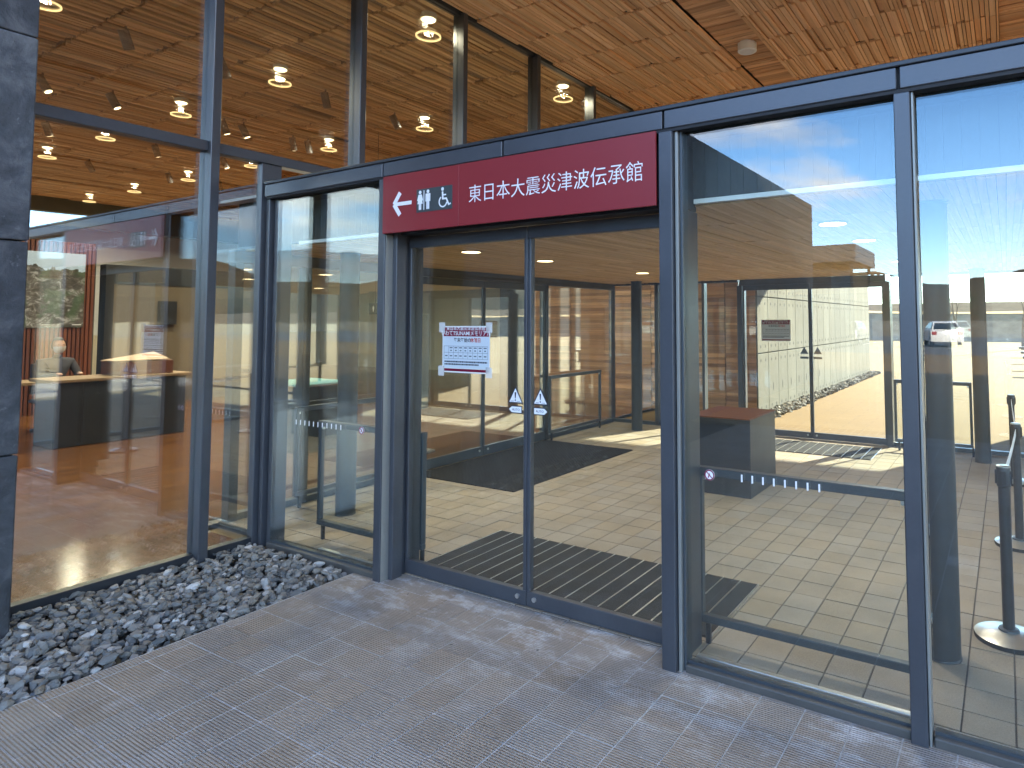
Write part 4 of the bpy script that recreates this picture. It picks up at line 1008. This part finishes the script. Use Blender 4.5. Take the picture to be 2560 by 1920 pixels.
bmesh.ops.delete(bmh, geom=[v for v in bmh.verts if v.co.x < .15 or v.co.z > .1 or v.co.z < -.93], context='VERTS')
for v in bmh.verts: v.co = Vector((.062+v.co.x*.104, v.co.y*.080, 1.20+v.co.z*.112))
mk.bm(bmh); mk.build('face_mask', 'mask_cloth', hd, True)
for s_ in (-1, 1): MB().lathe([(.008, -.004), (.010, 0), (.008, .004)], n=8).build('eye', 'hair', hd, loc=(.148, s_*.03, 1.225))
for s_ in (-1, 1):   # hands resting on the desk
    hb = skinned('hand', [(.41, s_*.13, .82), (.47, s_*.12, .82)] + [(.52+.012*(1-abs(k-1.2)), s_*(.12+.016*(k-1.5)), .815) for k in range(4)] + [(.47, s_*.085, .815)], [(0, 1)] + [(1, 2+k) for k in range(4)] + [(1, 6)], [.022, .026] + [.008]*4 + [.009], 'skin', pe, 1)
ch = thing('office_chair', 'dark office chair under the seated person', 'chair', (-11.95, 4.05, 0)); MB().cbox(-.22, .25, -.22, .22, .38, .44, .02).build('seat', 'cloth_dark', ch); MB().cbox(-.27, -.22, -.2, .2, .5, .95, .02).build('backrest', 'cloth_dark', ch); MB().tube([(0, 0, .02), (0, 0, .38)], .03, 10).build('stem', 'dark_steel', ch); MB().cbox(-.25, .25, -.03, .03, 0, .03, .005).cbox(-.03, .03, -.25, .25, 0.001, .031, .005).build('foot', 'dark_steel', ch)
dk = thing('reception_desk', 'low desk before the seated person behind the counter', 'desk', (-11.25, 4.05, 0)); MB().cbox(-.35, .25, -.8, .8, .72, .76, .004).build('desktop', 'tan_wood', dk)
for sx_, sy_ in ((-.3, -.75), (-.3, .75), (.2, -.75), (.2, .75)): MB().cbox(sx_-.02, sx_+.02, sy_-.02, sy_+.02, 0, .72, .003).build('leg', 'dark_steel', dk)
# display table with turquoise model
dt = thing('display_table', 'black display table with turquoise top behind the left pane', 'table', (-7.55, 5.1, 0)); MB().cbox(-.45, .45, -.38, .38, 0, .78, .006).build('base', 'black_paint', dt); MB().cbox(-.44, .44, -.37, .37, .782, .80, .003).build('map_top', 'turquoise', dt)
isg = thing('standing_sign', 'pale standing sign panel behind the inner door', 'sign', (-6.05, 5.55, 0)); MB().cbox(-.012, .012, -.17, .17, .50, 1.64, .003).build('panel', 'white_wall', isg); MB().cbox(-.015, .015, -.02, .02, .02, .50, .003).build('leg', 'aluminium', isg); MB().cbox(-.15, .15, -.16, .16, 0, .02, .003).build('foot', 'aluminium', isg)
for i in range(5): MB().box(.0125, .0135, -.06, -.03, .70+i*.04, .715+i*.04).build('text_line', 'ink_grey', isg)
wc = thing('toilet_sign', 'small dark toilet sign hanging in the hall behind the inner door', 'sign', (-8.6, 7.0, 0)); MB().cbox(-.01, .01, -.12, .12, 1.66, 1.84, .003).build('panel', 'sign_grey', wc)
mb = wheelchair(0, 0, .7, -.001, .001); mb.v = [(.0115+v[1], v[0]+.05, 1.75+v[2]) for v in mb.v]; mb.build('wheelchair_symbol', 'vinyl_white', wc)
mb = pict(0, 0, False, -.001, .001); mb.v = [(.0115+v[1], v[0]*.8-.05, 1.75+v[2]*.8) for v in mb.v]; mb.build('man_symbol', 'vinyl_white', wc)
MB().tube([(0, 0, 1.84), (0, 0, 4.6)], .006, 6).build('hanger', 'dark_steel', wc)

# ------------------------------------------------------------------ outside: bench, trees, cars, wing
for i, y in enumerate((21.5, 24, 27.5, 32)):
    t = thing('slab_bench', f'long low dark bench on the sunlit plaza, {["nearest", "second", "third", "farthest"][i]} of four', 'bench', (2.0, y, 0), 'plaza benches')
    MB().cbox(-1.6, 2.2, -.22, .22, .34, .42, .01).build('seat', 'dark_steel', t)
    for x in (-1.2, 1.8): MB().cbox(x-.06, x+.06, -.18, .18, -.02, .34, .01).build('leg', 'concrete', t)
def tree(label, x, y, h, seed, z0=0):
    rnd = random.Random(seed); t = thing('bare_tree', label, 'tree', (x, y, z0), 'bare winter trees'); tr = MB(); br = MB()
    def grow(p, d, ln, r_, lvl):
        pts = [p]; rr = [r_]; q = p.copy(); dd = d.copy()
        for k in range(3):
            dd = (dd + Vector((rnd.gauss(0, .12), rnd.gauss(0, .12), rnd.gauss(.05, .08)))).normalized(); q = q+dd*ln/3; pts.append(q.copy()); rr.append(r_*(1-.22*(k+1)))
        (tr if lvl == 0 else br).tube(pts, rr, 6 if lvl < 2 else 4, lvl == 0)
        if lvl < 5:
            for k in range(3 if lvl < 3 else 2):
                s_ = rnd.uniform(.45, .95); i_ = min(2, int(s_*3)); b = pts[i_].lerp(pts[i_+1], s_*3-i_)
                nd = (dd + Vector((rnd.gauss(0, .62), rnd.gauss(0, .62), rnd.gauss(.18, .3)))).normalized(); grow(b, nd, ln*rnd.uniform(.58, .8), rr[i_+1]*.68, lvl+1)
            grow(q, dd, ln*.72, rr[-1], lvl+1)
    grow(Vector((0, 0, -.1)), Vector((0, 0, 1)), h*.3, h*.018, 0)
    tr.build('trunk', 'bark', t, True); br.build('crown', 'bark', t)
tree('bare winter tree at the right edge beyond the plaza', .75, 40, 8.5, 4)
tree('bare winter tree seen mirrored in the inner door', -2.5, 46, 7.5, 11)
for i, (x, y, h) in enumerate(((-16, -64, 7), (9, -66, 8), (-34, -66, 9), (-52, -70, 8))): tree('bare tree behind the car park, mirrored in the glass, ' + ('beside the timber pavilion', 'behind the white cars', 'far behind the car park', 'farthest behind the car park')[i], x, y, h, 20+i)
def car(label, x, y, rz, paint, van=False):
    t = thing('parked_car', label, 'car', (x, y, 0), 'cars in the car park'); t.rotation_euler = (0, 0, rz)
    hr = 1.9 if van else 1.46
    low = [(-2.1, .30), (-2.12, .62), (-2.02, .86), (-.9, .98), (1.6, .98), (2.05, .92), (2.12, .6), (2.1, .30)]
    if van: low = [(-1.9, .3), (-1.95, .7), (-1.8, 1.0), (-1.3, 1.05), (1.8, 1.05), (1.9, .9), (1.92, .3)]
    bm_ = MB()
    def loft(mb, prof, hw):
        n = len(prof); vs = []
        for yy, sc in ((-hw, .96), (-hw*.86, 1.0), (hw*.86, 1.0), (hw, .96)):
            zc = .55; vs += [(px*sc, yy, zc+(pz-zc)*(.92 if abs(yy) == hw else 1)) for px, pz in prof]
        fs = [tuple(range(n)), tuple(range(4*n-1, 3*n-1, -1))] + [(j*n+i, (j+1)*n+i, (j+1)*n+(i+1) % n, j*n+(i+1) % n) for j in range(3) for i in range(n)]
        mb.add(vs, fs)
    loft(bm_, low, .84)
    cab = [(-1.25, .96), (-.45, hr-.06), (0, hr), (.9, hr), (1.3, hr-.08), (1.95, .94)] if not van else [(-1.55, 1.0), (-1.0, hr-.1), (-.6, hr), (1.5, hr), (1.75, hr-.15), (1.85, 1.0)]
    n = len(cab); vs = [(px, -.78+.0, pz) if pz < 1.06 else (px, -.62, pz) for px, pz in cab] + [(px, .78, pz) if pz < 1.06 else (px, .62, pz) for px, pz in cab]
    bm_.add(vs, [tuple(range(n)), tuple(range(2*n-1, n-1, -1))] + [(i, i+n, (i+1) % n+n, (i+1) % n) for i in range(n)])
    bm_.build('body', paint, t, True)
    def win(a, b, c, d, name='window'): MB().add([a, b, c, d] + [tuple(Vector(v)*.985+Vector((0, 0, .012))) for v in (a, b, c, d)], [(0, 1, 2, 3), (7, 6, 5, 4), (0, 4, 5, 1), (1, 5, 6, 2), (2, 6, 7, 3), (3, 7, 4, 0)]).build(name, 'car_glass', t)
    f0, f1 = cab[0], cab[1]; r0_, r1_ = cab[-1], cab[-2]
    def pt(a, b, s_, hw): return (a[0]+(b[0]-a[0])*s_, hw, a[1]+(b[1]-a[1])*s_)
    e = .02
    win((f0[0]+.1-e, -.68, f0[1]+.08), (f0[0]+.1-e, .68, f0[1]+.08), (f1[0]-.03-e, .56, f1[1]-.02), (f1[0]-.03-e, -.56, f1[1]-.02), 'windscreen')
    win((r0_[0]-.08+e, .68, r0_[1]+.08), (r0_[0]-.08+e, -.68, r0_[1]+.08), (r1_[0]+.02+e, -.56, r1_[1]-.02), (r1_[0]+.02+e, .56, r1_[1]-.02), 'rear_window')
    for s_ in (-1, 1):
        for a, b in ((f0[0]+.3, .22), (.28, r0_[0]-.35)): win((a, s_*.785, 1.06), (b, s_*.785, 1.06), (min(b, r1_[0]-.05), s_*.655, hr-.1), (max(a, f1[0]+.05), s_*.655, hr-.1))
        for xw in (-1.32, 1.32):
            wh = MB().tube([(xw, s_*.62, .31), (xw, s_*.845, .31)], .31, 20).build('wheel', 'tyre', t, True); MB().tube([(xw, s_*.84, .31), (xw, s_*.853, .31)], .2, 14).build('rim', 'rim', wh, True)
        MB().cbox(-2.14, -1.98, s_*.62-.16, s_*.62+.16, .66, .80, .02).build('headlight', 'lamp_clear', t); MB().cbox(1.98, 2.13, s_*.66-.12, s_*.66+.12, .70, .88, .02).build('tail_light', 'lamp_red', t)
    return t
car('white saloon car parked alone near the plaza edge, mirrored in the right glass', -3.3, -38, R(78), 'car_white')
lab = ['white van in the car park row', 'silver car in the car park row', 'white car beside the silver car', 'dark car in the car park row', 'red car in the car park row', 'white car beside the red car', 'blue car at the far end of the row', 'white van at the far end of the row', 'silver car under the bare trees']
for i, (x, p, v) in enumerate(((-14.3, 'car_white', True), (-16.9, 'car_silver', False), (-19.5, 'car_white', False), (-24.7, 'car_dark', False), (-27.3, 'car_red', False), (-29.9, 'car_white', False), (-37.7, 'car_blue', False), (-40.3, 'car_white', True), (-9.1, 'car_silver', False))):
    car(lab[i] + ', faintly mirrored', x, -40.5, R(90) if i % 2 else R(-90), p, v)
# timber pavilion across the plaza (mirrored in the right pane)
pv = thing('pavilion', 'low pavilion across the plaza behind the camera, mirrored in the right pane', 'building', (0, 0, 0))
MB().box(-15.5, -6.6, -36, -30, 4.6, 5.5).build('roof', 'frame_steel', pv); MB().box(-15.2, -8, -35.7, -30.6, -.02, 4.6).build('wall', 'dark_steel', pv)
for x in (-14.0, -12.2, -10.4): 
    w_ = MB().box(x-.7, x+.7, -30.62, -30.56, .2, 3.6).build('window', 'car_glass', pv); MB().box(x-.74, x+.74, -30.57, -30.54, 3.6, 3.68).build('frame', 'frame_steel', w_)
for y in (-30.3, -35.5): MB().cbox(-6.95, -6.8, y-.07, y+.07, -.02, 4.6, .01).build('post', 'dark_steel', pv)
# town houses beyond the car park
for i in range(4):
    x = -95+i*17; y = random.uniform(-150, -120); w, d, h = random.uniform(8, 13), random.uniform(7, 10), random.uniform(4.5, 7)
    t = thing('town_house', ['pale far house standing farthest from the entrance', 'pale far house second farthest from the entrance', 'pale far house third along behind the car park', 'pale far house nearest the pavilion'][i] + ', faintly mirrored', 'house', (x, y, 0), 'distant town houses')
    MB().box(-w/2, w/2, -d/2, d/2, -.05, h).build('wall', 'concrete', t)
    MB().prism([(-w/2-.5, h), (w/2+.5, h), (0, h+2.2)], -d/2-.4, d/2+.4).build('roof', random.choice(('dark_steel', 'frame_steel')), t)
    for k in (-1, 1): MB().box(k*w*.25-.8, k*w*.25+.8, d/2-.02, d/2+.05, 1.2, 2.6).build('window', 'car_glass', t)
